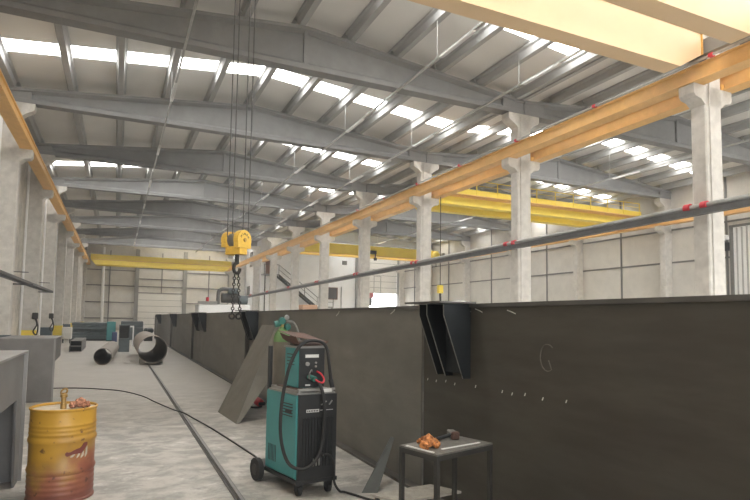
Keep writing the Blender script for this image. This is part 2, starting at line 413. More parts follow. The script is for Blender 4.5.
# purlins: one per bay and line, they rest on the beams
proto = None
def purlin_mesh():
    L = 3.47
    mb = MB(); mb.loft([[(-.09, y, 0), (.09, y, 0), (.11, y, .22), (.17, y, .27), (.17, y, PUR-.005), (-.17, y, PUR-.005), (-.17, y, .27), (-.11, y, .22)] for y in (-L, L)])
    return mb
HIDDEN_PURLINS = {('left', 0, -5), ('left', 0, -4), ('left', 0, -3), ('left', 6, -1), ('left', 6, 0), ('left', 6, 1), ('left', 7, -2), ('left', 7, -1), ('left', 7, 0), ('left', 7, 1), ('left', 7, 2), ('left', 7, 4), ('left', 8, -5), ('left', 8, -2), ('left', 8, -1), ('left', 8, 0), ('left', 8, 1), ('left', 8, 2), ('left', 8, 3), ('left', 8, 5), ('right', 0, -2), ('right', 0, -1), ('right', 0, 4), ('right', 0, 5), ('right', 1, -2), ('right', 1, -1), ('right', 2, -2), ('right', 2, -1), ('right', 3, -2), ('right', 3, -1), ('right', 3, 0), ('right', 3, 5), ('right', 4, -2), ('right', 4, -1), ('right', 5, -2), ('right', 5, -1), ('right', 6, -2), ('right', 6, -1), ('right', 6, 0), ('right', 6, 1)}     # nothing of these shows
for word, ridge, n in (('left', LR, 9), ('right', RR, 7)):
    for i in range(n):
        for k in range(-5, 6):
            if (word, i, k) in HIDDEN_PURLINS: continue
            x = ridge-.15+1.63*k+(.2 if k == 5 else -.2 if k == -5 else 0)
            z = ztop(x, ridge)+(0.012 if k else 0)
            where = 'on the ridge line' if k == 0 else '%s %s of the ridge' % (ORD[abs(k)-1], 'left' if k < 0 else 'right')
            j = i-1 if word == 'left' else i
            lab = 'concrete purlin %s, %s bay, %s' % (where, word, 'before the first roof beam' if j < 0 else 'behind the last roof beam' if i == n-1 else 'between %s and %s roof beams' % (ORD[j], ORD[j+1]))
            loc = (x, CY[i]+3.5, z)
            if proto is None:
                proto = purlin_mesh().build('roof_purlin', 'purlc'); tag(proto, lab, 'purlin', 'concrete purlins under the roof'); proto.location = loc
            else:
                c = proto.copy(); COL.objects.link(c); c.location = loc; c['label'] = lab

# ------------------------------------------------------------------ columns
def head_poly(xc, hw, out_l, out_r, z_top, z_v, z_bot):
    """profile (x,z) of a corbel or head: shaft half width hw, projecting out_l / out_r"""
    p = [(xc-hw-out_l, z_top), (xc-hw-out_l, z_v)]
    if out_l: p += [(xc-hw-out_l*.85, z_v-.08), (xc-hw-out_l*.35, z_bot+.12), (xc-hw-.03, z_bot+.03)]
    p += [(xc-hw, z_bot), (xc+hw, z_bot)]
    if out_r: p += [(xc+hw+.03, z_bot+.03), (xc+hw+out_r*.35, z_bot+.12), (xc+hw+out_r*.85, z_v-.08)]
    p += [(xc+hw+out_r, z_v), (xc+hw+out_r, z_top)]
    return p
def make_column(xc, hw, ol, orr, y, base=None):
    r = thing('concrete_column', '', 'column', (xc, y, 0))
    mb = MB(); mb.loft([[(xc-hw, y-.17, z), (xc-hw+.03, y-.2, z), (xc+hw-.03, y-.2, z), (xc+hw, y-.17, z), (xc+hw, y+.17, z), (xc+hw-.03, y+.2, z), (xc-hw+.03, y+.2, z), (xc-hw, y+.17, z)] for z in (0, 9.1)])
    mb.build('shaft', 'colc', r)
    MB().prism(head_poly(xc, hw+.002, ol, orr, 7.45, 7.22, 6.98), 'y', y-.2, y+.2).build('corbel', 'colc', r)
    MB().prism(head_poly(xc, hw+.002, ol and .38, orr and .38, 9.11, 8.92, 8.62), 'y', y-.2, y+.2).build('head', 'colc', r)
    return r
mid0 = None
for i, y in enumerate(CY):
    lab = 'pale concrete column of the middle row, %s' % frame_word(i) if i else 'pale concrete column nearest the camera in the middle row, with red pipe clamps'
    if i == 0:
        mid0 = make_column(13.05, .30, .40, .40, y)
        MB().tube([(12.88, y-.215, 0), (12.88, y-.215, 9.0)], .018, 8).build('conduit', 'colc', mid0)
        mid0['label'] = lab; mid0['group'] = 'columns of the middle row'
    else: copy_thing(mid0, (13.05, y, 0), lab, 'columns of the middle row')
lefts = []; lcols = []
for i, y in enumerate(CY[2:], 2):
    bl = i % 2 == 0
    lab = 'concrete column by the left wall with %s painted base, %s in its row' % ('dark blue' if bl else 'yellow', ['nearest', 'second', 'third', 'fourth', 'fifth', 'sixth', 'seventh', 'farthest'][i-2])
    if i == 2:
        c = make_column(-3.6, .30, 0, .38, y)
        MB().tube([(-3.9, y-.26, 0), (-3.9, y-.26, 9.0)], .055, 10).build('downpipe', 'white', c)
        c['label'] = lab; c['group'] = 'columns along the left wall'; lefts.append(c)
    else: c = copy_thing(lefts[0], (-3.6, y, 0), lab, 'columns along the left wall')
    lcols.append((c, y, bl))
for c, y, bl in lcols: MB().box(-3.92, y-.22, 0, -3.28, y+.22, .95).build('base_paint', 'blueband' if bl else 'yellowb', c)
r0 = None
for i, y in enumerate(CY[2:8], 2):
    lab = 'concrete column along the right wall, %s' % (['nearest to the camera', 'second from the camera', 'third from the camera', 'fourth from the camera', 'fifth from the camera', 'farthest, in the corner'][i-2])
    yy = min(y, Y_R-.35)
    if i == 2:
        r0 = make_column(29.62, .30, .38, 0, yy); r0['label'] = lab; r0['group'] = 'columns along the right wall'
    else: copy_thing(r0, (29.62, yy, 0), lab, 'columns along the right wall')

# ------------------------------------------------------------------ crane runways
def runway(x, y0, y1, label, side, ys, m='orange'):
    r = thing('crane_runway', label, 'crane rail', (x, y0, 7.45))
    mb = MB(); mb.prism([(x-.20, 7.452), (x+.20, 7.452), (x+.20, 7.485), (x+.12, 7.49), (x+.12, 7.81), (x+.17, 7.82), (x+.17, 7.86), (x-.17, 7.86), (x-.17, 7.82), (x-.12, 7.81), (x-.12, 7.49), (x-.20, 7.485)], 'y', y0, y1)
    mb.build('beam', m, r)
    MB().box(x-.03, y0, 7.86, x+.03, y1, 7.92).build('rail', 'railst', r)
    for y in ys:
        q = MB(); q.box(x+side*-.245, y-.195, 7.455, x+side*-.13, y+.195, 7.60)
        q.build('bearing_bracket', 'yellow', r)
    return r
rl = runway(-3.1, 9, Y_L-.4, 'orange crane runway beam along the left wall columns', 1, CY[2:9])
rm = runway(12.5, 5, Y_L-.4, 'orange crane runway beam on the left side of the middle columns', -1, CY[0:9])
rn = runway(13.62, 5, Y_R-.1, 'orange crane runway beam on the right side of the middle columns', 1, CY[0:7])
rr = runway(29.1, 9, Y_R-.5, 'orange crane runway beam along the right wall', -1, CY[1:7])
q = MB(); q.box(12.24, 5, 7.86, 12.28, 60, 7.91); q.build('conductor_bar', 'galv', rm)
for y in (8.2, 11.7, 15.2, 18.7, 22.2, 25.7, 29.2): MB().box(12.22, y-.05, 7.85, 12.33, y+.05, 7.93).build('insulator', 'red', rm)

# ------------------------------------------------------------------ travelling cranes
def box_girder(mb, x0, x1, y0, y1, z0, z1, cut=.6):
    zc = z0+(z1-z0)*.55
    mb.prism([(x0+cut, z0), (x1-cut, z0), (x1, zc), (x1, z1), (x0, z1), (x0, zc)], 'y', y0, y1)
# near left-bay crane, passing overhead
cr = thing('overhead_crane', 'pale yellow double girder crane overhead at upper right, nearest the camera', 'crane', (4.7, 7.87, 7.58))
for (ya, yb) in ((8.45, 8.88), (6.86, 7.29)):
    g = MB(); g.prism([(-2.1, 7.58), (11.55, 7.58), (12.28, 8.0), (12.28, 8.53), (-2.85, 8.53), (-2.85, 8.0)], 'y', ya, yb); gd = g.build('girder', 'cream', cr)
    MB().box(-2.85, ya-.03, 8.53, 12.28, yb+.03, 8.555).build('top_plate', 'cream', gd)
    MB().box(12.281, ya-.04, 8.0, 12.30, yb+.04, 8.60).build('end_plate', 'yellow', gd)
    for z in (8.08, 8.22, 8.38): MB().box(12.30, ya+.03, z, 12.33, yb-.03, z+.04).build('end_bolt', 'yellow', gd)
for x in (-3.1, 12.5):
    MB().box(x-.10, 6.6, 8.06, x+.10, 8.95, 8.42).build('end_carriage', 'steelcol', cr)
    for y in (6.95, 8.6): MB().cyl((x-.06, y, 8.03), (x+.06, y, 8.03), .1, n=16).build('wheel', 'railst', cr)
t = MB(); t.box(.9, 6.95, 8.57, 2.1, 8.8, 8.65).box(1.1, 7.4, 8.65, 1.9, 8.5, 9.0)
t.build('trolley', 'yellow', cr)
# far left-bay crane
def crane(label, x0, x1, ya, yb, z0, z1, y_car, mat_, ledge, xr):
    r = thing('overhead_crane', label, 'crane', ((x0+x1)/2, ya, z0))
    for a in (ya, yb):
        g = MB(); box_girder(g, x0, x1, a, a+.5, z0, z1, .5); gd = g.build('girder', mat_, r)
        MB().box(x0+.3, a-.07, ledge-.03, x1-.3, a, ledge+.03).build('ledge', 'orange', gd)
    for x in xr:
        MB().box(x-.14, ya-.5, 7.921, x+.14, yb+1., 8.3).build('end_carriage', 'steelcol', r)
    return r
c2 = crane('bright yellow crane spanning the far end of the left bay', -2.75, 12.25, 67.6, 69.2, 7.22, 8.34, 0, 'yellowb', 7.75, (-3.1, 12.5))
c3 = crane('yellow double girder crane with handrail in the right bay, nearer of two', 13.9, 28.8, 23.9, 25.6, 7.57, 8.45, 0, 'yellowb', 8.0, (13.62, 29.1))
for k in range(12):
    x = 14.1+k*1.32
    MB().box(x-.02, 23.86, 8.0, x+.02, 23.90, 8.93).build('handrail_post', 'yellowb', c3)
h = MB(); h.box(14.1, 23.86, 8.90, 28.65, 23.90, 8.94).box(14.1, 23.86, 8.67, 28.65, 23.89, 8.69)
h.build('handrail', 'yellowb', c3)
MB().box(13.95, 23.45, 8.02, 28.7, 23.9, 8.05).build('walkway', 'orange', c3)
c4 = crane('bright yellow crane girder before the white office wall, farther of the right bay cranes', 13.9, 28.8, 47.6, 49.0, 7.58, 8.55, 0, 'yellowb', 7.6, (13.62, 29.1))
t = MB(); t.rbox(14.3, 47.9, 8.56, 15.3, 49.2, 8.95, .2); t.build('trolley', 'yellowb', c4)
t = MB(); t.box(21.2, 47.3, 7.8, 21.9, 47.6, 8.1).cyl((21.85, 47.45, 7.3), (21.85, 47.45, 7.8), .06).box(21.75, 47.3, 7.2, 21.95, 47.6, 7.45)
t.build('hoist', 'black', c4)
MB().ball((28.3, 47.2, 7.95), .42, .38, .5, 16, 10).build('drum_cover', 'yellowb', c4, smooth=True)
MB().cyl((28.3, 47.2, 6.9), (28.3, 47.2, 7.5), .03).build('chain', 'chain', c4)

# hook block with ropes and chain sling below the near crane
HX, HY, HZ = 1.50, 7.87, 2.70
hb = thing('hook_block', 'yellow crane hook block hanging on four wire ropes with chain sling', 'hook block', (HX, HY, HZ))
ax = Vector((.60, -.80, 0)); sd = Vector((.80, .60, 0)); up = Vector((0, 0, 1)); C0 = Vector((HX, HY, HZ))
def cheek(mb, off, th, r, low):
    pts = []
    for k in range(19):
        a = radians(-20+k*(220/18)); pts.append((cos(a)*r, sin(a)*r))
    pts += [(-r*.92, -low), (r*.92, -low)]
    mb.loft([[C0+ax*o+sd*u+up*(v+.03) for u, v in pts] for o in (off, off+th)])
h1 = MB(); cheek(h1, .045, .085, .138, .112); o1 = h1.build('sheave_housing', 'hookyel', hb)
h1 = MB(); cheek(h1, -.19, .085, .128, .10); h1.build('sheave_housing', 'hookyel', hb)
MB().cyl(C0+ax*.128+up*.03, C0+ax*.142+up*.03, .026, n=14).build('axle_cap', 'brass', hb)
MB().cyl(C0+ax*-.105+up*.03, C0+ax*.045+up*.03, .100, n=20).build('sheave', 'railst', hb)
b = MB()
b.loft([[C0+ax*a+sd*s_+up*z for a, s_ in ((-.15, -.075), (.11, -.075), (.11, .075), (-.15, .075))] for z in (-.17, -.06)])
b.build('crosshead', 'hookyel', hb)
# dark raised letters round the housing face (small, along an arc)
LET = 'MINAK'
for k, ch in enumerate(LET):
    a = radians(148-k*29); p = C0+ax*.132+sd*cos(a)*.082+up*(.03+sin(a)*.082)
    cu = bpy.data.curves.new('raised_letter', 'FONT'); cu.body = ch; cu.size = .043; cu.align_x = 'CENTER'; cu.align_y = 'CENTER'; cu.extrude = .002
    to = bpy.data.objects.new('letter_curve', cu); COL.objects.link(to); bpy.context.view_layer.update()
    me = bpy.data.meshes.new_from_object(to.evaluated_get(bpy.context.evaluated_depsgraph_get())); bpy.data.objects.remove(to)
    me.materials.clear(); o = bpy.data.objects.new('raised_letter', me); COL.objects.link(o); o.parent = o1
    Rm = Matrix((sd, up, ax)).transposed() @ Matrix.Rotation(a-pi/2, 3, 'Z')
    o.matrix_local = Matrix.Translation(p-Vector(hb.location)) @ Rm.to_4x4(); me.materials.append(M['black'])
h = MB()
h.cyl(C0+up*-.28, C0+up*-.165, .03)
pts = [C0+up*-.26]
for k in range(15):
    a = radians(100-k*20); pts.append(C0+Vector((0, 0, -.36))+sd*(cos(a)*-.062)+up*(sin(a)*.07))
h.tube(pts, .024, 10); h.build('hook', 'chain', hb, smooth=True)
for i, dx in enumerate((-.145, -.06, .055, .15)):
    p = C0+Vector((dx, (-.02, .08, -.08, .03)[i], .06))
    MB().tube([p, (p.x, p.y, 8.56)], .0075, 6).build('wire_rope', 'rope', hb)
for s_ in (-1, 1):
    cm = MB()
    for k in range(14):
        z = HZ-.42-k*.042; c = Vector((HX+s_*(.028+.002*k)+(.01 if k > 9 else 0), HY+.02*s_, z))
        cm.torus(c, (1, 0, 0) if k % 2 else (0, 1, 0), .019, .0075, 12, 6, (1.0, 1.0))
    ch = cm.build('chain_leg', 'chain', hb, smooth=True)
    q = MB(); c = Vector((HX+s_*.05, HY+.02*s_, HZ-.42-14*.042))
    q.torus(c+Vector((0, 0, -.02)), (0, 1, 0), .035, .013, 14, 8).cyl(c+Vector((0, 0, .0)), c+Vector((0, 0, .04)), .015)
    q.build('sling_hook', 'chain', ch, smooth=True)

# ------------------------------------------------------------------ lamps and trunking under the roof
def trunk(x, y0, y1, z, label, lamps):
    r = thing('lighting_trunk', label, 'light', (x, y0, z), 'lighting trunks under the roof')
    MB().box(x-.028, y0, z+.0, x+.028, y1, z+.06).build('trunking', 'galv', r)
    for y in lamps:
        f = MB().box(x-.05, y-.8, z-.03, x+.05, y+.8, z+.01).build('lamp_housing', 'tube', r)
        q = MB()
        for s_ in (-.03, .03): q.cyl((x+s_, y-.75, z-.045), (x+s_, y+.75, z-.045), .014, n=8)
        q.build('lamp_tube', 'tube', f)
        MB().cyl((x, y+1.0, z+.07), (x, y+1.0, ztop(x, LR if x < 13 else RR)+PUR), .012, n=6).build('hanger', 'galv', r)
    return r
trunk(1.4, 9, 66, 8.98, 'thin lighting trunk along the left slope of the left bay roof', [12+7*k for k in range(8)])
trunk(7.9, 9, 66, 8.98, 'lighting trunk with white tubes right of the left bay ridge', [12.2+7*k for k in range(8)])
trunk(11.1, 9, 66, 8.98, 'lighting trunk with white tubes beside the middle column row', [12.6+7*k for k in range(8)])
trunk(17.4, 9, 56, 8.98, 'lighting trunk with white tubes on the near slope of the right bay', [12.3+7*k for k in range(6)])
trunk(22.6, 9, 56, 8.98, 'lighting trunk with white tubes right of the right bay ridge', [12.6+7*k for k in range(6)])

# ------------------------------------------------------------------ service pipe along the middle columns
pp = thing('service_pipe', 'long grey pipe and dark tray with red clamps along the middle columns', 'pipe', (12.5, 5, 4.5))
def zp(y): return 4.51-.0095*(y-5)
MB().tube([(12.55, 5, zp(5)), (12.55, Y_L-1, zp(Y_L-1))], .062, 12).build('pipe', 'ductlt', pp, smooth=True)
MB().loft([[(12.47, y, zp(y)-.21), (12.63, y, zp(y)-.21), (12.66, y, zp(y)-.075), (12.44, y, zp(y)-.075)] for y in (5, Y_L-1)]).build('cable_tray', 'ductdk', pp)
for y in CY[:9]:
    for dy in (-.33, .10):
        MB().cyl((12.55, y+dy, zp(y)), (12.55, y+dy+.15, zp(y)), .10, n=14).build('clamp', 'red', pp)
# cable ladder on the left columns
lt = thing('cable_ladder', 'thin dark cable ladder on arms along the left wall columns', 'cable tray', (-3.0, 14, 2.75))
mb = MB(); mb.box(-3.12, 14, 2.74, -3.09, 31.2, 2.82).box(-2.84, 14, 2.74, -2.81, 31.2, 2.82)
for k in range(34): mb.box(-3.09, 14.2+k*.5, 2.75, -2.84, 14.24+k*.5, 2.78)
mb.tube([(-2.98, 14, 2.80), (-2.98, 31, 2.80)], .03, 6)
mb.build('ladder', 'ductdk', lt)
for y in (22.9, 29.9): MB().box(-3.295, y-.05, 2.68, -2.7, y+.05, 2.735).build('arm', 'ductdk', lt)
for y in (22.9, 29.9): MB().box(-3.295, y-.02, 3.12, -2.85, y+.02, 3.15).build('stay', 'ductdk', lt)
# hose reels hung on left columns
for k, (i, word) in enumerate(((3, 'second'), (4, 'third'))):
    y = CY[i]
    r = thing('air_hose', 'dark hose with fittings hanging on the %s left column' % word, 'hose', (-3.25, y-.26, .8), 'hoses on the left columns')
    MB().rbox(-3.45, y-.35, 1.45, -3.22, y-.222, 1.75, .03).build('fitting', 'darksteel', r)
    MB().tube([(-3.33, y-.27, 1.5), (-3.25, y-.32, 1.2), (-3.38, y-.3, .9), (-3.25, y-.3, .75), (-3.2, y-.3, 1.1), (-3.28, y-.3, 1.45)], .03, 8, smooth_n=5).build('hose', 'rubber', r, smooth=True)

# ------------------------------------------------------------------ office front, stairs
o = MB().box(20.8, Y_R-.06, 3.85, 21.85, Y_R+.02, 5.05); wn = struct('window_90', o, 'glassd')
q = MB(); q.box(20.74, Y_R-.09, 3.79, 20.82, Y_R, 5.11).box(21.83, Y_R-.09, 3.79, 21.91, Y_R, 5.11).box(20.74, Y_R-.09, 3.79, 21.91, Y_R, 3.87).box(20.74, Y_R-.09, 5.03, 21.91, Y_R, 5.11)
q.build('window_frame', 'brown', wn)
v = MB().box(22.4, Y_R-.08, 7.65, 22.95, Y_R, 8.1).build('wall_vent', 'seam', loc=(22.7, Y_R, 7.85)); tag(v, 'small dark square vent high on the white office wall', 'vent')
v = MB().tube([(22.35, Y_R-.07, 0), (22.35, Y_R-.07, 5.2)], .06, 8).build('wall_pipe', 'galv', loc=(22.35, Y_R, 0)); tag(v, 'thin grey pipe upright on the white wall beside the brown window', 'pipe')
dr = struct('door_4', MB().box(13.85, Y_R-.06, 6.2, 14.65, Y_R+.02, 8.15), 'brown')
q = MB(); q.box(13.78, Y_R-.09, 6.2, 13.86, Y_R, 8.22).box(14.64, Y_R-.09, 6.2, 14.72, Y_R, 8.22).box(13.78, Y_R-.09, 8.14, 14.72, Y_R, 8.22); q.build('door_frame', 'white', dr)
for k, (y, z0, z1) in enumerate(((65.6, 7.3, 8.75), (62.0, 7.3, 8.95), (63.2, 3.9, 5.2))):
    wn = struct('window_%d' % (91+k), MB().box(13.37, y-.7, z0, 13.43, y+.7, z1), 'glassd')
    MB().box(13.35, y-.78, z0-.08, 13.42, y+.78, z0).build('window_sill', 'white', wn)
st = thing('steel_staircase', 'dark steel staircase with handrails climbing to the brown office door', 'stairs', (14, Y_R-.9, 0))
MB().box(13.42, Y_R-1.2, 6.05, 15.0, Y_R-.02, 6.18).build('landing', 'steelcol', st)
def zst(x): return 6.1-(x-15.0)*(6.1-2.9)/(19.2-15.0)
for y in (Y_R-1.18, Y_R-.12):
    MB().loft([[(15.0, y-.03, 5.95), (15.0, y+.03, 5.95), (15.0, y+.03, 6.2), (15.0, y-.03, 6.2)], [(19.2, y-.03, 2.75), (19.2, y+.03, 2.75), (19.2, y+.03, 3.0), (19.2, y-.03, 3.0)]]).build('stringer', 'darksteel', st)
for k in range(16):
    x = 15.1+k*.26; MB().box(x, Y_R-1.15, zst(x+.13)-.02, x+.26, Y_R-.15, zst(x+.13)+.02).build('tread', 'darksteel', st)
MB().box(19.2, Y_R-1.2, 2.85, 21.0, Y_R-.02, 2.98).build('lower_landing', 'steelcol', st)
q = MB()
q.tube([(15.0, Y_R-1.18, 7.15), (19.2, Y_R-1.18, 3.95), (21.0, Y_R-1.18, 3.95)], .03, 6).tube([(15.0, Y_R-1.18, 6.65), (19.2, Y_R-1.18, 3.45), (21.0, Y_R-1.18, 3.45)], .02, 6)
q.tube([(13.45, Y_R-1.18, 7.15), (15.0, Y_R-1.18, 7.15)], .03, 6)
q.build('handrail', 'darksteel', st)
for x in (13.5, 14.2, 15.0, 16.4, 17.8, 19.2, 19.8, 20.4, 21.0):
    zb = 6.1 if x <= 15 else (zst(x) if x <= 19.2 else 2.9)
    MB().box(x-.025, Y_R-1.2, zb, x+.025, Y_R-1.15, zb+1.05).build('baluster', 'darksteel', st)
for x in (13.6, 17.0, 19.3, 20.9):
    MB().box(x-.05, Y_R-1.15, 0, x+.05, Y_R-1.05, 6.05 if x < 15 else (zst(x)-.1 if x < 19.2 else 2.85)).build('post', 'darksteel', st)
# pale downpipe on the far wall
dp = MB().tube([(-1.45, Y_L-.35, 0), (-1.6, Y_L-.35, 9.6)], .17, 12).build('downpipe', 'white', loc=(-1.5, Y_L-.35, 0), smooth=True); tag(dp, 'thick pale vertical downpipe on the far wall of the left bay', 'pipe')
# flood lamp and box by the sliding door
fl = thing('floodlight', 'small floodlight on an arm beside the white ribbed sliding door', 'lamp', (29.9, 19.3, 6.2))
MB().tube([(29.9, 19.5, 6.15), (29.5, 19.35, 6.3)], .03, 6).build('arm', 'darksteel', fl)
MB().rbox(29.25, 19.05, 6.2, 29.6, 19.35, 6.45, .04).build('lamp_head', 'white', fl)
bx = MB().rbox(29.7, 19.2, 5.65, 29.93, 19.75, 6.1, .03).build('switch_box', 'black', loc=(29.8, 19.5, 5.85)); tag(bx, 'black box on the right wall under the floodlight', 'box')

# ------------------------------------------------------------------ floor rail
fr = thing('floor_rail', 'long steel rail set on the workshop floor', 'rail', (1.09, 3, 0))
MB().box(1.05, 2.5, 0, 1.13, 64, .012).build('foot', 'flange', fr)
MB().box(1.076, 2.5, .012, 1.104, 64, .04).build('head', 'railst', fr)

# ------------------------------------------------------------------ long plate girders
def girder(i, y0, y1, label, web='mill', bracket_y=None):
    XW, ZT = 2.78, 1.80
    r = thing('plate_girder', label, 'steel girder', (XW, (y0+y1)/2, 0), 'plate girders laid end to end')
    MB().box(XW, y0, .03, XW+.03, y1, ZT-.03).build('web', web, r)
    MB().box(XW+.52, y0, .03, XW+.55, y1, ZT-.03).build('web', web, r)
    MB().box(XW-.10, y0, 0, XW+.65, y1, .03).build('bottom_flange', 'flange', r)
    ext = .18 if i == 0 else 0
    MB().box(XW-.02, y0, ZT-.03, XW+.65, y1+.0, ZT).build('top_flange', 'flange', r)
    for y in ([] if i == 0 else [y1-.035] if i == 1 else [y0+.02, y1-.035]):
        MB().box(XW-.07, y, .03, XW, y+.015, ZT-.03).build('end_plate', 'flange', r)
    if i == 0: MB().box(XW-.012, y1-.012, .03, XW, y1, ZT-.03).build('joint_edge', 'edge', r)
    if bracket_y:
        MB().box(XW-.075, bracket_y[0]+.012, 1.2, XW-.001, bracket_y[1], 1.79).build('bracket_dark_fill', 'navy', r)  # dark backing added to keep light out between the bracket plates
        ys = bracket_y
        for y in ys:
            b = MB().prism([(XW-.001, 1.795), (XW-.27, 1.795), (XW-.27, 1.70), (XW-.075, 1.16), (XW-.001, 1.16)], 'y', y, y+.014).build('bracket_plate', 'navy', r)
            MB().loft([[(XW+dx-.002, y, z), (XW+dx-.002, y+.014, z), (XW+dx, y+.014, z), (XW+dx, y, z)] for dx, z in ((-.0751, 1.16), (-.2701, 1.70), (-.2701, 1.795))]).build('cut_edge', 'edge', b)
        MB().box(XW-.36, ys[0]-.08, 1.80, XW+.0, ys[-1]+.12, 1.815).build('bracket_cap', 'flange', r)
    return r
g0 = girder(0, -3.6, 4.86, 'near dark brown plate girder with chalk ticks and tall bracket, behind the table', 'milld', (4.05, 4.33, 4.47))
g1 = girder(1, 4.90, 12.9, 'dark steel plate girder behind the teal welding machine', 'mill', (12.0, 12.5, 12.65))
g2 = girder(2, 12.94, 22.9, 'plate girder right of the large steel ring, third from the camera', 'mill', (19.6, 21.2, 21.5))
g3 = girder(3, 22.94, 32.4, 'distant plate girder in the line, fourth from the camera', 'mill', (29.8, 30.6))
g4 = girder(4, 32.44, 46.2, 'farthest plate girder at the end of the line', 'mill', (40.5, 41.5))
for k, y in enumerate((4.78, 4.62, 4.45, 4.30, 3.98, 3.62, 3.50, 3.35, 3.16, 2.93)):
    dz = random.uniform(-.012, .012); z = 1.085+dz+.004*k
    MB().loft([[(2.777, y-.004, z-.01), (2.777, y+.004, z-.01), (2.7805, y+.004, z-.01), (2.7805, y-.004, z-.01)], [(2.777, y-.014, z+.012), (2.777, y-.006, z+.012), (2.7805, y-.006, z+.012), (2.7805, y-.014, z+.012)]]).build('chalk_tick', 'chalk', g0)
arc = [(2.776, 3.04+.075*cos(radians(a)), 1.38+.095*sin(radians(a))) for a in range(-50, 300, 20)]
arc = [(2.776, 3.10-.075*cos(radians(a)), 1.40+.095*sin(radians(a))) for a in range(50, 320, 18)]+[(2.776, 3.09, 1.385)]
MB().tube(arc, .0045, 5).build('chalk_letter', 'chalkdim', g0)
for k, (y, z) in enumerate(((4.15, 1.76), (3.98, 1.755), (3.55, 1.74))):
    MB().tube([(2.777, y, z), (2.777, y-.05, z-.012), (2.777, y-.10, z-.028)], .004, 5).build('chalk_mark', 'chalk', g0)
for k, (y, z) in enumerate(((7.3, 1.70), (5.6, 1.72))):
    MB().tube([(2.777, y, z), (2.777, y-.08, z+.03), (2.777, y-.11, z+.06)], .005, 5).build('chalk_mark', 'chalk', g1)

# leaning wide plate with a folded flange
lp = thing('leaning_plate', 'big grey steel plate with folded edge leaning on the girder', 'steel plate', (1.65, 9.3, 0))
a0, a1, b0, b1 = Vector((1.77, 8.94, 0)), Vector((1.69, 10.17, 0)), Vector((2.60, 9.84, 1.53)), Vector((2.60, 10.9, 1.52))
tk = Vector((.018, 0, 0))
MB().loft([[a0, a1, a1+tk, a0+tk], [b0, b1, b1+tk, b0+tk]]).build('plate', 'plate', lp)
m0 = a0.lerp(b0, .5); dy = Vector((0, .018, 0)); out = Vector((1, -.12, 0))
rings = [[q_, q_+dy, q_+dy+out*w_+Vector((0, 0, dz)), q_+out*w_+Vector((0, 0, dz))] for q_, w_, dz in ((a0+Vector((.02, 0, .0)), .03, 0), (m0+Vector((.02, 0, 0)), .26, -.02), (b0+Vector((.02, 0, 0)), .12, 0))]
MB().loft(rings).build('folded_flange', 'plate', lp)

# small tapered offcut leaning on the girder
oc = MB(); oc.loft([[(2.20, 5.01, 0), (2.34, 4.95, 0), (2.345, 4.96, 0), (2.205, 5.02, 0)], [(2.725, 5.46, .40), (2.745, 5.41, .40), (2.75, 5.42, .40), (2.73, 5.47, .40)]])
o = oc.build('steel_offcut', 'offcut', loc=(2.27, 4.98, 0)); tag(o, 'narrow tapered dark steel offcut leaning on the girder behind the table', 'steel plate')

# ------------------------------------------------------------------ grey portal frames on the left
def portal(x0, x1, y0, y1, h, band, near_leg, far_leg, label):
    r = thing('steel_portal', label, 'steel frame', ((x0+x1)/2, (y0+y1)/2, 0), 'grey steel portal frames')
    poly = [(y0, 0), (y0+near_leg, 0), (y0+near_leg+.04, h-band)]
    poly += [(y1-far_leg-.10, h-band-.03), (y1-far_leg, 0), (y1, 0), (y1, h)] if far_leg else [(y1, h-band+.03), (y1, h)]
    poly.append((y0, h))
    MB().prism(poly, 'x', x1-.02, x1).build('side_plate', 'lilac', r)
    MB().box(x0, y0, 0, x0+.02, y1, h).build('side_plate', 'lilac', r)
    MB().box(x0+.02, y0, 0, x1-.02, y0+.02, h).build('end_plate', 'lilac', r)
    MB().box(x0+.02, y1-.02, 0 if far_leg else h-band+.03, x1-.02, y1, h).build('end_plate', 'lilac', r)
    MB().box(x0-.02, y0-.02, h, x1+.03, y1+.02, h+.02).build('top_plate', 'lilac_edge', r)
    MB().box(x0+.02, y0+near_leg+.1, h-band+.035, x1-.02, y1-far_leg-.12, h-band+.05).build('soffit', 'lilac', r)
    MB().box(x1, y0-.005, 0, x1+.03, y0+.02, h).build('edge_strip', 'lilac_edge', r)
    if far_leg: MB().box(x1, y1-.02, 0, x1+.03, y1+.005, h).build('edge_strip', 'lilac_edge', r)
    return r
portal(-1.78, -.82, 2.4, 6.66, 1.27, .40, .35, .26, 'grey steel portal frame at left edge beside the yellow drum')
p2 = portal(-1.95, -1.06, 12.4, 14.0, 1.19, .45, .30, 0, 'grey steel frame block farther back, behind the yellow drum')
MB().box(-1.95, 13.2, 0, -1.7, 13.9, .75).build('rear_leg', 'lilac', p2)

# ------------------------------------------------------------------ oil drum and what lies on it
DX, DY, DR, DH = -.397, 5.95, .273, .82
dm = thing('oil_drum', 'weathered yellow and rust brown steel drum at lower left', 'drum', (DX, DY, 0))
def corr(z0, z1, n):
    out = []
    for k in range(n*4+1):
        z = z0+(z1-z0)*k/(n*4); out.append((DR-.004+.006*(.5-.5*cos(2*pi*k/4)), z))
    return out
pr = [(DR-.02, 0), (DR+.006, .003), (DR+.006, .02), (DR-.004, .03)]+corr(.06, .26, 4)+[(DR+.004, .275), (DR+.009, .295), (DR+.004, .315), (DR-.004, .33), (DR-.004, .54), (DR+.004, .555), (DR+.009, .575), (DR+.004, .595), (DR-.004, .61)]+corr(.62, .74, 3)+[(DR-.004, .85), (DR+.006, .862), (DR+.008, .875), (DR+.002, .88), (DR-.008, .876), (DR-.01, .862)]
KZ = DH/.88; pr = [(r_, z_*KZ) for r_, z_ in pr]
MB().lathe(pr, (DX, DY, 0), 64).build('shell', 'drum', dm, smooth=True)
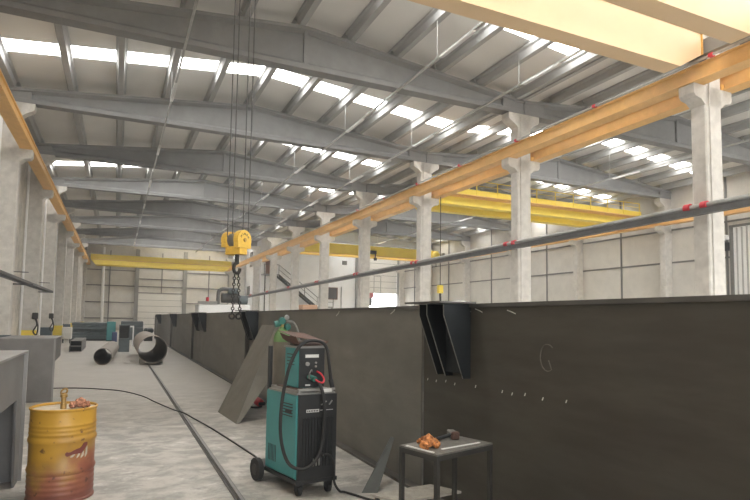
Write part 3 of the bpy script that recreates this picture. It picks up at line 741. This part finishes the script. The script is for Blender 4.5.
MB().lathe([(DR-.008, .797), (DR-.05, .80), (.1, .80), (.002, .80)], (DX, DY, 0), 48).build('lid', 'drumlid', dm)
def on_drum(th, z, off=.002):
    a = radians(-86+th); return Vector((DX+(DR-.004+off)*cos(a), DY+(DR-.004+off)*sin(a), z*KZ))
def drum_patch(poly, name, m, off):
    mb = MB(); n = len(poly)
    mb.add([on_drum(t, z, off) for t, z in poly], [tuple(range(n))])
    return mb
# running animal emblem in strips that follow the curve
def emblem(spans, name, m, off):
    mb = MB()
    for (t0, lo0, hi0), (t1, lo1, hi1) in zip(spans[:-1], spans[1:]):
        mb.loft([[on_drum(t0, lo0, 0), on_drum(t0, lo0, off), on_drum(t0, hi0, off), on_drum(t0, hi0, 0)], [on_drum(t1, lo1, 0), on_drum(t1, lo1, off), on_drum(t1, hi1, off), on_drum(t1, hi1, 0)]])
    mb.build(name, m, dm)
emblem([(5, .455, .470), (8, .438, .482), (11, .440, .474), (15, .450, .478), (20, .452, .490), (26, .454, .500), (31, .450, .504), (35, .455, .520), (38, .468, .545), (41, .485, .565), (43, .50, .575), (45, .515, .552), (47, .522, .538)], 'emblem', 'pinkmark', .004)
emblem([(14, .425, .436), (18, .428, .450), (22, .446, .454)], 'emblem_white', 'whitemark', .0045)
emblem([(25, .412, .424), (28, .420, .454), (31, .440, .452)], 'emblem_white', 'whitemark', .0045)
emblem([(33, .405, .420), (36, .415, .455), (39, .430, .468)], 'emblem_white', 'whitemark', .0045)
emblem([(42, .405, .425), (44, .415, .490), (47, .435, .51)], 'emblem_white', 'whitemark', .0045)
# brass coupling and glove on the lid
LZ = .80
bc = thing('brass_coupling', 'upright brass hose coupling standing on the drum lid', 'coupling', (-.40, 5.88, LZ))
MB().lathe([(.001, LZ), (.026, LZ), (.026, LZ+.05), (.021, LZ+.055), (.021, LZ+.10), (.030, LZ+.105), (.030, LZ+.13), (.018, LZ+.135), (.018, LZ+.145), (.001, LZ+.145)], (-.40, 5.88, 0), 14).build('body', 'brass', bc, smooth=True)
MB().torus((-.40, 5.88, LZ+.155), (.2, 1, 0), .030, .008, 14, 6, (1, .7)).build('ring', 'brass', bc, smooth=True)
def glove(name, c, s, rot, m, label, group, seed):
    rnd = random.Random(seed)
    T = Matrix.Translation(c) @ Matrix.Rotation(rot, 4, 'Z') @ Matrix.Scale(s, 4)
    bm = bmesh.new()
    def blob(p, rx, ry, rz, rotz=0, tilt=0):
        mat_ = Matrix.Translation(p) @ Matrix.Rotation(rotz, 4, 'Z') @ Matrix.Rotation(tilt, 4, 'Y') @ Matrix.Diagonal((rx, ry, rz, 1))
        bmesh.ops.create_icosphere(bm, subdivisions=3, radius=1, matrix=mat_)
    blob((0, 0, .38), .55, .48, .36)                      # bunched palm
    blob((-.55, .05, .26), .38, .42, .25, .3)             # cuff
    blob((-.85, .0, .22), .22, .45, .21, -.2)             # cuff opening
    for k, a in enumerate((-.75, -.3, .15, .6)):          # curled fingers
        blob((.55*cos(a)+.05, .62*sin(a), .30), .34, .15, .17, a)
        blob((.86*cos(a)+.02, .80*sin(a), .19), .20, .14, .18, a+.5)
    blob((.1, -.62, .22), .34, .15, .18, -1.1)            # thumb
    for v in bm.verts:
        n = v.normal
        h = sin(v.co.x*9+seed)*sin(v.co.y*8+1.3*seed)*sin(v.co.z*10)
        v.co += n*(.09*h+.018*rnd.uniform(-1, 1))
        v.co.z *= 1.45
        if v.co.z < 0: v.co.z = 0
    me = bpy.data.meshes.new(name); bm.to_mesh(me); bm.free()
    for p in me.polygons: p.use_smooth = True
    me.materials.append(M[m]); me.transform(Matrix.Rotation(rot, 4, 'Z') @ Matrix.Scale(s, 4))
    o = bpy.data.objects.new(name, me); COL.objects.link(o); o.location = c
    return tag(o, label, 'glove', group)
glove('work_glove', (-.27, 5.90, .802), .085, .4, 'leatherd', 'crumpled tan work glove on the drum lid', None, 3)

# ------------------------------------------------------------------ welding machine
WM = thing('welding_machine', 'teal and black welding machine on wheels with looped black cable', 'welding machine', (1.72, 5.4, 0))
# local frame: u = across the front (to the right), w = towards the back
P0 = Vector((1.575, 5.10, 0)); U = Vector((.995, .10, 0)).normalized(); Wd = Vector((-.21, .978, 0)).normalized()
def wmM():
    return Matrix(((U.x, Wd.x, 0, P0.x), (U.y, Wd.y, 0, P0.y), (0, 0, 1, 0), (0, 0, 0, 1)))
T = wmM(); W_, L_ = .405, .66
MB(T).rbox(.0, .02, .15, W_, L_, .93, .015).build('cabinet', 'teal', WM)
fp = MB(T).box(.012, -.004, .14, W_-.002, .022, .935).build('front_panel', 'black', WM)
q = MB(T)
for k in range(11): q.box(.05+k*.030, -.014, .26, .066+k*.030, -.003, .72)
q.build('grille', 'grille', fp)
lb = MB(T).box(.085, -.008, .770, .215, -.003, .797).build('name_strip', 'label', fp)
q = MB(T)
for k in range(7): q.box(.093+k*.017, -.0095, .776, .103+k*.017, -.007, .791)
q.build('strip_letter', 'black', lb)
MB(T).box(.225, -.008, .782, .36, -.003, .788).build('thin_strip', 'label', fp)
q = MB(T)
q.loft([[(.23, -.012, .835), (.24, -.012, .83), (.24, -.003, .83), (.23, -.003, .835)], [(.285, -.012, .87), (.295, -.012, .865), (.295, -.003, .865), (.285, -.003, .87)]])
q.loft([[(.315, -.012, .835), (.325, -.012, .83), (.325, -.003, .83), (.315, -.003, .835)], [(.345, -.012, .875), (.355, -.012, .87), (.355, -.003, .87), (.345, -.003, .875)]])
q.build('switch_lever', 'chrome', fp)
MB(T).box(.16, -.01, .27, .23, -.003, .34).build('socket_plate', 'steelcol', fp)
q = MB(T)
for k in range(5): q.box(-.006, .10+.0*k, .72+k*.028, .001, .34, .729+k*.028)
q.build('vent_slot', 'black', WM)
q = MB(T)
for k in range(6): q.box(-.003, .42+.03*k, .24, .001, .427+.03*k, .40)
q.build('vent_slot', 'black', WM)
MB(T).box(-.004, .12, .745, .0, .24, .775).build('side_badge', 'black', WM)
MB(T).box(-.01, -.01, .115, W_+.01, L_+.30, .15).build('chassis', 'black', WM)
def caster(u, w):
    f = MB(T); f.box(u-.03, w-.03, .09, u+.03, w+.03, .118).box(u-.028, w-.03, .04, u-.022, w+.03, .10).box(u+.022, w-.03, .04, u+.028, w+.03, .10)
    o = f.build('caster', 'black', WM)
    MB(T).cyl((u-.018, w+.0, .042), (u+.018, w+.0, .042), .042, n=18).build('caster_wheel', 'rubber', o, smooth=True)
caster(.05, .05); caster(W_-.05, .05)
for u0, u1 in ((-.075, -.025), (W_+.02, W_+.07)):
    wl = MB(T); c0, c1 = (u0, L_+.06, .112), (u1, L_+.06, .112)
    wl.cyl(c0, c1, .112, n=28); wo = wl.build('rear_wheel', 'rubber', WM, smooth=True)
    MB(T).cyl((u0-.006, L_+.06, .112), (u1+.006, L_+.06, .112), .055, n=18).build('hub', 'darksteel', wo, smooth=True)
MB(T).cyl((-.03, L_+.06, .112), (W_+.03, L_+.06, .112), .014).build('axle', 'darksteel', WM)
# rear platform frame and upright pole holding the gas cylinder
q = MB(T); q.box(.055, L_+.06, .15, .085, L_+.10, 1.36).box(W_-.1, L_+.28, .15, W_-.07, L_+.31, 1.0)
q.build('rear_post', 'black', WM)
# top tray rails between cabinet and feeder
q = MB(T); q.box(.02, .03, .945, .05, .60, .975).box(W_-.05, .03, .945, W_-.02, .60, .975).box(.02, .03, .965, W_-.0, .06, .985).box(.02, .55, .945, W_-.02, .58, .975).box(.0, .03, .93, W_, .60, .947)
q.build('tray', 'steelcol', WM)
MB(T).box(.03, .10, .975, .10, .5, .985).build('tray_mat', 'rust', WM)
MB(T).box(.27, .02, .95, .36, .04, .98).build('tray_plate', 'label', WM)
# wire feeder
wf = MB(T).rbox(.06, .12, .985, .335, .40, 1.375, .012).build('feeder_case', 'teal', WM)
ff = MB(T).box(.066, .112, .99, .33, .124, 1.368).build('feeder_front', 'black', WM)
MB(T).box(.055, .105, 1.366, .34, .41, 1.385).build('feeder_lid', 'steelcol', WM)
MB(T).box(.125, .107, 1.275, .265, .113, 1.305).build('feeder_label', 'label', ff)
q = MB(T)
q.cyl((.145, .113, 1.215), (.145, .095, 1.215), .020, n=14).cyl((.235, .113, 1.225), (.235, .1, 1.225), .010, n=10).cyl((.235, .113, 1.19), (.235, .1, 1.19), .010, n=10)
q.build('knob', 'steelcol', ff)
MB(T).box(.13, .107, 1.005, .18, .112, 1.02).build('feeder_plate', 'label', ff)
q = MB(T)
for k in range(4): q.box(.054, .20, 1.20+k*.033, .0605, .34, 1.208+k*.033)
q.build('feeder_slot', 'black', wf)
q = MB(T); q.cyl((.17, .115, 1.09), (.19, .03, 1.075), .026, n=14); q.build('torch_plug', 'reggreen', ff, smooth=True)
MB(T).tube([(.19, .04, 1.075), (.215, .0, 1.05), (.25, -.005, 1.045), (.275, .02, 1.075), (.265, .06, 1.12), (.25, .11, 1.14)], .0085, 8, smooth_n=5).build('red_lead', 'red', WM, smooth=True)
MB(T).tube([(.20, .11, 1.14), (.15, .03, 1.165), (.11, .0, 1.13), (.125, .03, 1.08), (.17, .08, 1.08)], .006, 6, smooth_n=5).build('thin_lead', 'greyrub', WM, smooth=True)
# torch cable: out of the front, down, up the side and over the feeder
MB(T).tube([(.215, .02, 1.05), (.225, -.05, .95), (.235, -.07, .75), (.22, -.07, .50), (.15, -.09, .35), (.02, -.10, .28), (-.09, -.02, .33), (-.13, .06, .55), (-.11, .10, .85), (-.06, .09, 1.15), (.01, .075, 1.34), (.10, .07, 1.43), (.24, .07, 1.435), (.325, .07, 1.37), (.355, .065, 1.2), (.375, .06, 1.05), (.38, .04, .985)], .0155, 10, smooth_n=7).build('torch_cable', 'rubber', WM, smooth=True)
MB(T).cyl((.38, .04, .985), (.372, .065, 1.06), .022, n=12).build('torch_socket', 'black', WM, smooth=True)
q = MB(T); q.tube([(.255, -.005, .36), (.30, -.05, .37), (.345, -.07, .28), (.355, -.06, .12), (.40, -.08, .03), (.45, -.08, .013), (.48, -.2, .013), (.52, -.4, .013), (.62, -.62, .013)], .011, 8, smooth_n=6)
q.build('mains_cable', 'rubber', WM, smooth=True)
MB(T).cyl((.255, .0, .36), (.27, -.02, .365), .024, n=12).build('cable_gland', 'black', fp, smooth=True)
# rusty sheet folded on top of the feeder
rs = MB(T)
prof = [(.02, 1.475), (.05, 1.42), (.09, 1.392), (.30, 1.392), (.345, 1.405), (.37, 1.43)]
rs.loft([[(u, w, z+(.03 if w > .3 else 0)) for u, z in prof]+[(u, w, z+.006+(.03 if w > .3 else 0)) for u, z in prof[::-1]] for w in (.11, .26, .44)])
rs.loft([[(.01, .12, 1.475), (.35, .12, 1.425), (.35, .125, 1.43), (.01, .125, 1.48)], [(.0, .44, 1.525), (.28, .44, 1.50), (.28, .445, 1.505), (.0, .445, 1.53)]])
o = rs.build('rusty_sheet', 'rust', loc=T @ Vector((.2, .3, 1.39))); tag(o, 'rust brown folded sheet lying on the wire feeder of the welding machine', 'metal sheet')
# gas cylinder standing on the rear platform
GC = T @ Vector((.235, L_+.165, 0))
gc = thing('gas_cylinder', 'tall gas cylinder with green shoulder and regulator behind the welding machine', 'gas cylinder', (GC.x, GC.y, .15))
R_ = .088
MB().lathe([(.001, .152), (R_-.01, .152), (R_, .165), (R_, 1.40)], GC, 24).build('body', 'gasgrey', gc, smooth=True)
MB().lathe([(R_+.001, 1.40), (R_+.001, 1.44), (R_-.012, 1.49), (R_-.035, 1.525), (.03, 1.54), (.028, 1.56), (.001, 1.56)], GC, 24).build('shoulder', 'gasgreen', gc, smooth=True)
q = MB(); q.cyl(GC+Vector((0, 0, 1.555)), GC+Vector((0, 0, 1.62)), .02, n=12).rbox(GC.x-.03, GC.y-.03, 1.60, GC.x+.03, GC.y+.03, 1.64, .008); q.build('valve', 'brass', gc)
q = MB(); q.cyl(GC+Vector((-.09, -.02, 1.585)), GC+Vector((-.03, -.02, 1.60)), .035, n=14).cyl(GC+Vector((-.02, -.08, 1.62)), GC+Vector((-.02, -.03, 1.63)), .036, n=16).ball(GC+Vector((.05, -.03, 1.56)), .038).cyl(GC+Vector((.0, 0, 1.635)), GC+Vector((.0, 0, 1.665)), .032, n=12)
q.build('regulator', 'reggreen', gc, smooth=True)
q = MB(); q.cyl(GC+Vector((.03, -.05, 1.665)), GC+Vector((.03, -.075, 1.66)), .026, n=14); q.build('gauge', 'chrome', gc)
MB().tube([GC+Vector((.04, -.05, 1.62)), GC+Vector((.10, -.07, 1.61)), GC+Vector((.14, -.10, 1.53)), GC+Vector((.15, -.14, 1.42)), GC+Vector((.14, -.2, 1.38))], .011, 8, smooth_n=6).build('gas_hose', 'greyrub', gc, smooth=True)
q = MB(); q.torus(GC+Vector((0, 0, .85)), (0, 0, 1), R_+.004, .006, 24, 6); q.build('strap', 'black', gc)
# red extinguisher between plate and machine
EX, EY = 2.50, 10.75
fe = thing('fire_extinguisher', 'small red fire extinguisher lying on the floor beside the leaning plate', 'extinguisher', (EX, EY, 0))
TF = Matrix.Translation((EX, EY, .08)) @ Matrix.Rotation(radians(90), 4, 'X')
MB(TF).lathe([(.001, 0), (.07, .0), (.075, .02), (.075, .30), (.05, .36), (.02, .38), (.02, .41), (.001, .41)], (0, 0, 0), 20).build('body', 'red', fe, smooth=True)
MB(TF).rbox(-.06, -.03, .40, .06, .03, .45, .01).build('valve', 'black', fe)
MB(TF).tube([(.0, -.05, .42), (-.08, -.055, .46), (-.17, -.06, .38), (-.15, -.06, .2)], .018, 8, smooth_n=4).build('hose', 'rubber', fe, smooth=True)

# long cable over the floor
FC = [(1.40, 5.85, .10), (1.50, 6.2, .012), (1.57, 6.65, .012), (1.55, 6.95, .012), (1.48, 7.6, .012), (1.36, 8.63, .012), (1.20, 9.5, .03), (1.09, 9.95, .054), (.98, 10.5, .03), (.75, 11.7, .012), (.56, 12.62, .012), (.19, 13.58, .012), (-.26, 14.1, .012), (-.77, 14.46, .012), (-1.6, 14.6, .012)]
o = MB().tube(FC, .011, 8, smooth_n=8).build('floor_cable', 'cable', loc=(0, 10, 0), smooth=True); tag(o, 'long black cable snaking over the floor and across the rail', 'cable')

# ------------------------------------------------------------------ steel table, board, tools
A = Vector((1.89, 3.12, 0)); TU = Vector((.96, .28, 0)).normalized(); TV = Vector((-.28, .96, 0)).normalized()
TT = Matrix(((TU.x, TV.x, 0, A.x), (TU.y, TV.y, 0, A.y), (0, 0, 1, 0), (0, 0, 0, 1)))
TW, TD, TH = .57, .35, .80
tb = thing('work_table', 'small dark steel work table holding gloves and a hammer', 'table', TT @ Vector((TW/2, TD/2, 0)))
MB(TT).box(0, 0, TH-.012, TW, TD, TH).build('table_top', 'table', tb)
q = MB(TT); q.box(0, 0, TH-.045, TW, .028, TH-.012).box(0, TD-.028, TH-.045, TW, TD, TH-.012).box(0, .028, TH-.045, .028, TD-.028, TH-.012).box(TW-.028, .028, TH-.045, TW, TD-.028, TH-.012)
q.build('apron', 'darksteel', tb)
for u in (0, TW-.028):
    for v in (0, TD-.028): MB(TT).box(u, v, 0, u+.028, v+.028, TH-.045).build('leg', 'darksteel', tb)
q = MB(TT); q.box(.028, 0, .12, TW-.028, .02, .14).box(.028, TD-.02, .12, TW-.028, TD, .14); q.build('stretcher', 'darksteel', tb)
def tab(u, v, z=TH): return TT @ Vector((u, v, z))
glove('work_glove', tab(.105, .175), .080, .6, 'leather', 'orange leather work glove crumpled beside the hammer on the table', 'gloves on the table', 1)
glove('work_glove', tab(.165, .275), .050, 2.0, 'leather', 'orange leather work glove behind the front glove on the table', 'gloves on the table', 2)
hm = thing('hammer', 'heavy hammer with dark handle lying on the table behind the gloves', 'hammer', tab(.33, .2))
q = MB(); a = tab(.27, .268, TH+.018); b = tab(.45, .275, TH+.028); q.tube([a, (a+b)/2, b], .013, 10); q.build('handle', 'black', hm, smooth=True)
TH2 = TT @ Matrix.Translation((.465, .275, TH)) @ Matrix.Rotation(radians(62), 4, 'Z')
MB(TH2).rbox(-.062, -.027, .0, .062, .027, .054, .008).build('hammer_head', 'table', hm)
MB(TH2).rbox(-.062, -.029, .0, -.03, .029, .056, .008).build('striking_face', 'rust', hm)
for k, (p0, p1, lab) in enumerate((((.136, .085), (.50, .060), 'long bright steel strip lying across the table front'), ((.020, .30), (.022, .05), 'short bright steel strip under the gloves at the table corner'))):
    a = Vector((*p0, TH)); b = Vector((*p1, TH)); d = (b-a).normalized(); n = Vector((-d.y, d.x, 0))*.008
    o = MB(TT).loft([[a-n, a+n, a+n+Vector((0, 0, .005)), a-n+Vector((0, 0, .005))], [b-n, b+n, b+n+Vector((0, 0, .005)), b-n+Vector((0, 0, .005))]]).build('steel_strip', 'label', loc=TT @ a); tag(o, lab, 'steel strip', 'steel strips on the table')
# low board stand behind the table
bs = thing('low_bench', 'low bench with dusty pale board top behind the work table', 'bench', (2.28, 4.1, 0))
c = [(1.92, 4.20), (2.51, 4.26), (2.65, 3.99), (2.06, 3.93)]
MB().loft([[(x, y, .232) for x, y in c], [(x, y, .25) for x, y in c]]).build('board', 'board', bs)
for x, y in ((1.97, 4.17), (2.48, 4.22), (2.59, 4.01), (2.08, 3.96)): MB().box(x-.015, y-.015, 0, x+.015, y+.015, .232).build('leg', 'darksteel', bs)

# ------------------------------------------------------------------ pipes and stock at mid distance
def pipe(name, c0, c1, R, th, label, cat):
    c0 = Vector(c0); c1 = Vector(c1); d = (c1-c0).normalized(); a = Vector((0, 0, 1)); a = (a-d*a.dot(d)).normalized(); b = d.cross(a); n = 40
    def ring(c, r): return [c+(a*cos(2*pi*i/n)+b*sin(2*pi*i/n))*r for i in range(n)]
    r = thing(name, label, cat, ((c0+c1)/2).xy.to_3d())
    MB().loft([ring(c0, R-th*.5), ring(c0, R), ring(c1, R), ring(c1, R-th*.5)], cap=False).build('outer_wall', 'pipe_in', r, smooth=True)
    MB().loft([ring(c0, R-th*.5), ring(c0, R-th), ring(c1, R-th), ring(c1, R-th*.5)], cap=False).build('inner_wall', 'plate', r, smooth=True)
    return r
pipe('steel_pipe', (-.345, 21.0, .285), (-.10, 27.0, .285), .28, .015, 'smaller brown steel pipe lying on the floor, left of the large one', 'pipe')
pipe('steel_pipe', (1.19, 20.6, .52), (1.21, 27.0, .52), .475, .02, 'large steel pipe lying along the floor rail, open end toward the camera', 'pipe')
for k, s_ in enumerate((-1, 1)):
    x = 1.19
    o = MB().prism([(x+s_*.20, 0), (x+s_*.38, 0), (x+s_*.38, .17), (x+s_*.20, .05)], 'y', 21.4, 21.6).build('wood_chock', 'board', loc=(x+s_*.32, 21.5, 0)); tag(o, 'small wedge chock under the %s side of the large steel pipe' % ('left' if k == 0 else 'right'), 'chock')
# two hollow sections stacked
def hollow(x0, x1, y0, y1, z0, z1, label):
    r = thing('box_section', label, 'steel section', ((x0+x1)/2, (y0+y1)/2, z0), 'stacked box sections')
    t_ = .015
    q = MB(); q.box(x0, y0, z0, x1, y1, z0+t_).box(x0, y0, z1-t_, x1, y1, z1).box(x0, y0, z0+t_, x0+t_, y1, z1-t_).box(x1-t_, y0, z0+t_, x1, y1, z1-t_)
    q.build('tube', 'lilac', r); MB().box(x0+t_, y0+.5, z0+t_, x1-t_, y0+.51, z1-t_).build('diaphragm', 'navy', r)
hollow(-1.86, -1.36, 28.8, 33, .0, .25, 'lower grey box section of the pair on the left floor')
hollow(-1.84, -1.36, 28.8, 33, .25, .50, 'upper grey box section of the pair on the left floor')
# stacks at the far end
pk = thing('plate_rack', 'slate blue steel panels stacked by the far end of the left bay', 'steel stack', (-1.4, 42, 0))
for k in range(5): MB().box(-2.6+.05*(k % 2), 41.5+.1*(k % 3), .12+k*.215, -.55+.06*(k % 3), 45, .12+k*.215+.2).build('panel', 'slate', pk)
MB().box(-2.6, 41.6, 0, -.5, 44.9, .12).build('skid', 'darksteel', pk)
lk = thing('tool_cabinet', 'teal metal tool cabinet beside the slate blue panels', 'cabinet', (-.2, 41, 0))
MB().rbox(-.52, 40.6, .05, .02, 41.2, 1.28, .02).build('body', 'teal', lk)
MB().box(-.50, 40.57, .1, .0, 40.6, .7).build('lower_door', 'teal', lk); MB().box(-.50, 40.57, .74, .0, 40.6, 1.24).build('upper_door', 'teal', lk)
MB().box(-.52, 40.62, 0, .02, 41.18, .05).build('plinth', 'black', lk)
bl = MB().rbox(-.18, 39.6, 0, .12, 40.1, .62, .02).build('storage_box', mat('blue_box', (.05, .07, .16), .5), loc=(0, 39.8, 0)); tag(bl, 'small dark blue box in front of the teal tool cabinet', 'box')
wf_ = thing('white_goalpost', 'white painted steel goalpost standing between teal cabinet and dark bin', 'frame', (.4, 33.5, 0))
MB().box(.18, 33.4, 0, .27, 33.5, 1.12).build('upright', 'white', wf_); MB().box(.86, 33.4, 0, .93, 33.5, 1.05).build('upright', 'white', wf_); MB().box(.18, 33.4, 1.05, .93, 33.5, 1.13).build('crossbar', 'white', wf_)
bn = thing('steel_bin', 'dark grey steel bin with open top half, behind the brown pipe', 'bin', (.45, 28.8, 0))
q = MB(); q.box(.16, 28.5, .0, .62, 28.52, .62).box(.16, 28.52, .0, .18, 29.1, 1.25).box(.60, 28.52, .0, .62, 29.1, 1.25).box(.16, 29.08, 0, .62, 29.1, 1.25).box(.16, 28.5, 1.2, .62, 29.1, 1.25).box(.18, 28.52, .6, .60, 29.08, .62)
q.build('body', 'slate', bn); MB().box(.2, 28.9, .62, .58, 28.95, 1.19).build('back_panel', 'darksteel', bn)
sk = thing('panel_stack', 'pile of slate grey steel boxes behind the white frame', 'steel stack', (1., 43.5, 0))
for k, (x0, x1, z0, z1) in enumerate(((.3, 1.75, .0, .42), (.9, 1.80, .42, .84), (.35, 1.78, .86, 1.30))): MB().rbox(x0, 42.8+.1*k, z0, x1, 45, z1, .02).build('steel_box', 'slate', sk)
MB().box(.35, 43.1, .42, .9, 44.9, .86).build('steel_box', 'slate', sk)
wc = thing('white_cabinet', 'small off white cabinet near the left wall by the yellow column base', 'cabinet', (-2.55, 38, 0))
MB().rbox(-2.85, 37.7, .25, -2.35, 38.4, .95, .03).build('body', 'doorw', wc); MB().box(-2.8, 37.68, .3, -2.4, 37.7, .6).build('front_panel', 'panel', wc)
for x in (-2.8, -2.42): MB().box(x-.03, 37.75, 0, x+.03, 38.35, .25).build('leg', 'darksteel', wc)
jm = thing('far_machine', 'dark machine seen through the large steel ring', 'machine', (2.0, 41, 0))
MB().rbox(1.75, 40.6, 0, 2.3, 41.4, .55, .04).build('base', 'darksteel', jm); MB().cyl((1.85, 40.8, .7), (2.25, 41.2, .7), .17).build('motor', 'slate', jm, smooth=True)

# ------------------------------------------------------------------ behind the girders
mc = thing('saw_machine', 'white machine table with dark motors behind the girders', 'machine', (4.7, 28, 0))
MB().rbox(3.55, 27.7, 1.55, 6.0, 29.2, 2.28, .03).build('housing', 'white', mc)
for x in (3.7, 5.7):
    MB().box(x-.1, 27.9, 0, x+.1, 28.1, 1.56).build('leg', 'white', mc); MB().box(x-.1, 28.9, 0, x+.1, 29.1, 1.56).build('leg', 'white', mc)
MB().cyl((4.7, 28.3, 2.62), (5.5, 28.3, 2.62), .24, n=18).build('motor', 'darksteel', mc, smooth=True)
MB().cyl((5.55, 28.5, 2.55), (6.0, 28.5, 2.55), .22, n=18).build('motor', 'slate', mc, smooth=True)
MB().tube([(4.52, 28.2, 2.3), (4.52, 28.2, 2.85), (4.62, 28.2, 3.02), (4.85, 28.2, 3.06), (5.15, 28.2, 3.0)], .09, 10, smooth_n=4).build('duct', 'ductdk', mc, smooth=True)
MB().cyl((5.0, 28.2, 2.98), (5.45, 28.2, 2.98), .15, n=14).build('blower', 'slate', mc, smooth=True)
MB().cyl((4.0, 28.1, 2.28), (4.0, 28.1, 2.62), .07, n=12).build('red_bottle', 'red', mc, smooth=True)
MB().rbox(4.12, 28.0, 2.28, 4.45, 28.3, 2.45, .03).build('gearbox', 'galv', mc)
MB().box(3.5, 27.65, 2.28, 4.4, 27.72, 2.42).build('guard', 'steelcol', mc)
cb = thing('plywood_crate', 'orange brown plywood crate standing high behind the girder below the stairs', 'crate', (9.75, 30, 0))
MB().rbox(9.35, 29.8, 1.2, 10.2, 30.6, 2.43, .02).build('crate', 'kraft', cb); MB().box(9.35, 29.8, 0, 10.2, 30.6, 1.2).build('base', 'board', cb)
dp_ = thing('drill_press', 'dark drill press with red cap before the bright doorway', 'machine', (17.8, 40, 0))
MB().rbox(17.5, 39.7, 0, 18.2, 40.4, 2.2, .03).build('stand', 'steelcol', dp_); MB().cyl((17.85, 40.05, 2.2), (17.85, 40.05, 3.6), .09).build('pillar', 'darksteel', dp_)
MB().rbox(17.55, 39.75, 2.75, 18.1, 40.2, 3.35, .05).build('drill_head', 'ductdk', dp_); MB().rbox(17.75, 39.7, 3.35, 18.2, 40.2, 3.75, .06).build('belt_cover', mat('pale_red', (.55, .18, .18), .5), dp_)
MB().cyl((17.4, 39.9, 3.1), (17.1, 39.9, 3.1), .03).build('feed_handle', 'darksteel', dp_)
pb = thing('crane_pendant', 'yellow crane control pendant hanging beside the third middle column', 'control box', (13.6, 22.3, 3.))
MB().rbox(13.47, 22.2, 2.92, 13.73, 22.4, 3.3, .03).build('box', 'yellowb', pb); MB().tube([(13.6, 22.3, 3.3), (13.6, 22.3, 7.45)], .02, 6).build('cable', 'cable', pb); MB().tube([(13.6, 22.3, 2.92), (13.62, 22.3, 2.5)], .05, 8).build('lower_cable', 'cable', pb)
cp = MB().rbox(2.95, 4.53, 1.80, 3.06, 4.62, 1.845, .012).build('spray_cap', 'label', loc=(3.0, 4.58, 1.8)); cp.location.z += .002; tag(cp, 'small white tin lying on top of the girder by the bracket', 'tin')

# ------------------------------------------------------------------ daylight, camera, view
wd = bpy.data.worlds.new('outside'); S.world = wd; wd.use_nodes = True
bg = wd.node_tree.nodes['Background']; bg.inputs[0].default_value = (.95, .98, 1, 1); bg.inputs[1].default_value = 4.0
vs = wd.node_tree.nodes.new('ShaderNodeVolumeScatter'); vs.inputs['Density'].default_value = .0028; vs.inputs['Anisotropy'].default_value = .2; vs.inputs['Color'].default_value = (.95, .97, 1, 1)
wd.node_tree.links.new(vs.outputs[0], wd.node_tree.nodes['World Output'].inputs['Volume'])

F, CXp, CYp = 560., 375., 281.
VY = Vector(((116-CXp)/F, (316-CYp)/F, 1)).normalized(); VX = Vector(((1600-CXp)/F, (338-CYp)/F, 1))
VX = (VX-VY*VX.dot(VY)).normalized(); VZ = VX.cross(VY)
if VZ.y > 0: VZ = -VZ
R = Matrix((VX, VY, VZ))                                  # camera (x right, y down, z forward) -> world
right = R @ Vector((1, 0, 0)); upv = -(R @ Vector((0, 1, 0))); backv = -(R @ Vector((0, 0, 1)))
cam = bpy.data.objects.new('camera', bpy.data.cameras.new('camera')); COL.objects.link(cam)
cam.matrix_world = Matrix.Translation((0, 0, 1.65)) @ Matrix((right, upv, backv)).transposed().to_4x4()
cam.data.sensor_width = 36; cam.data.lens = F/750*36; cam.data.shift_y = 31/750; cam.data.clip_end = 300; cam.data.clip_start = .05
S.camera = cam
S.view_settings.view_transform = 'Standard'; S.view_settings.look = 'None'; S.view_settings.gamma = 1; S.view_settings.use_curve_mapping = False
S.view_settings.exposure = 0.2
S.cycles.max_bounces = 10; S.cycles.diffuse_bounces = 6; S.cycles.use_denoising = True
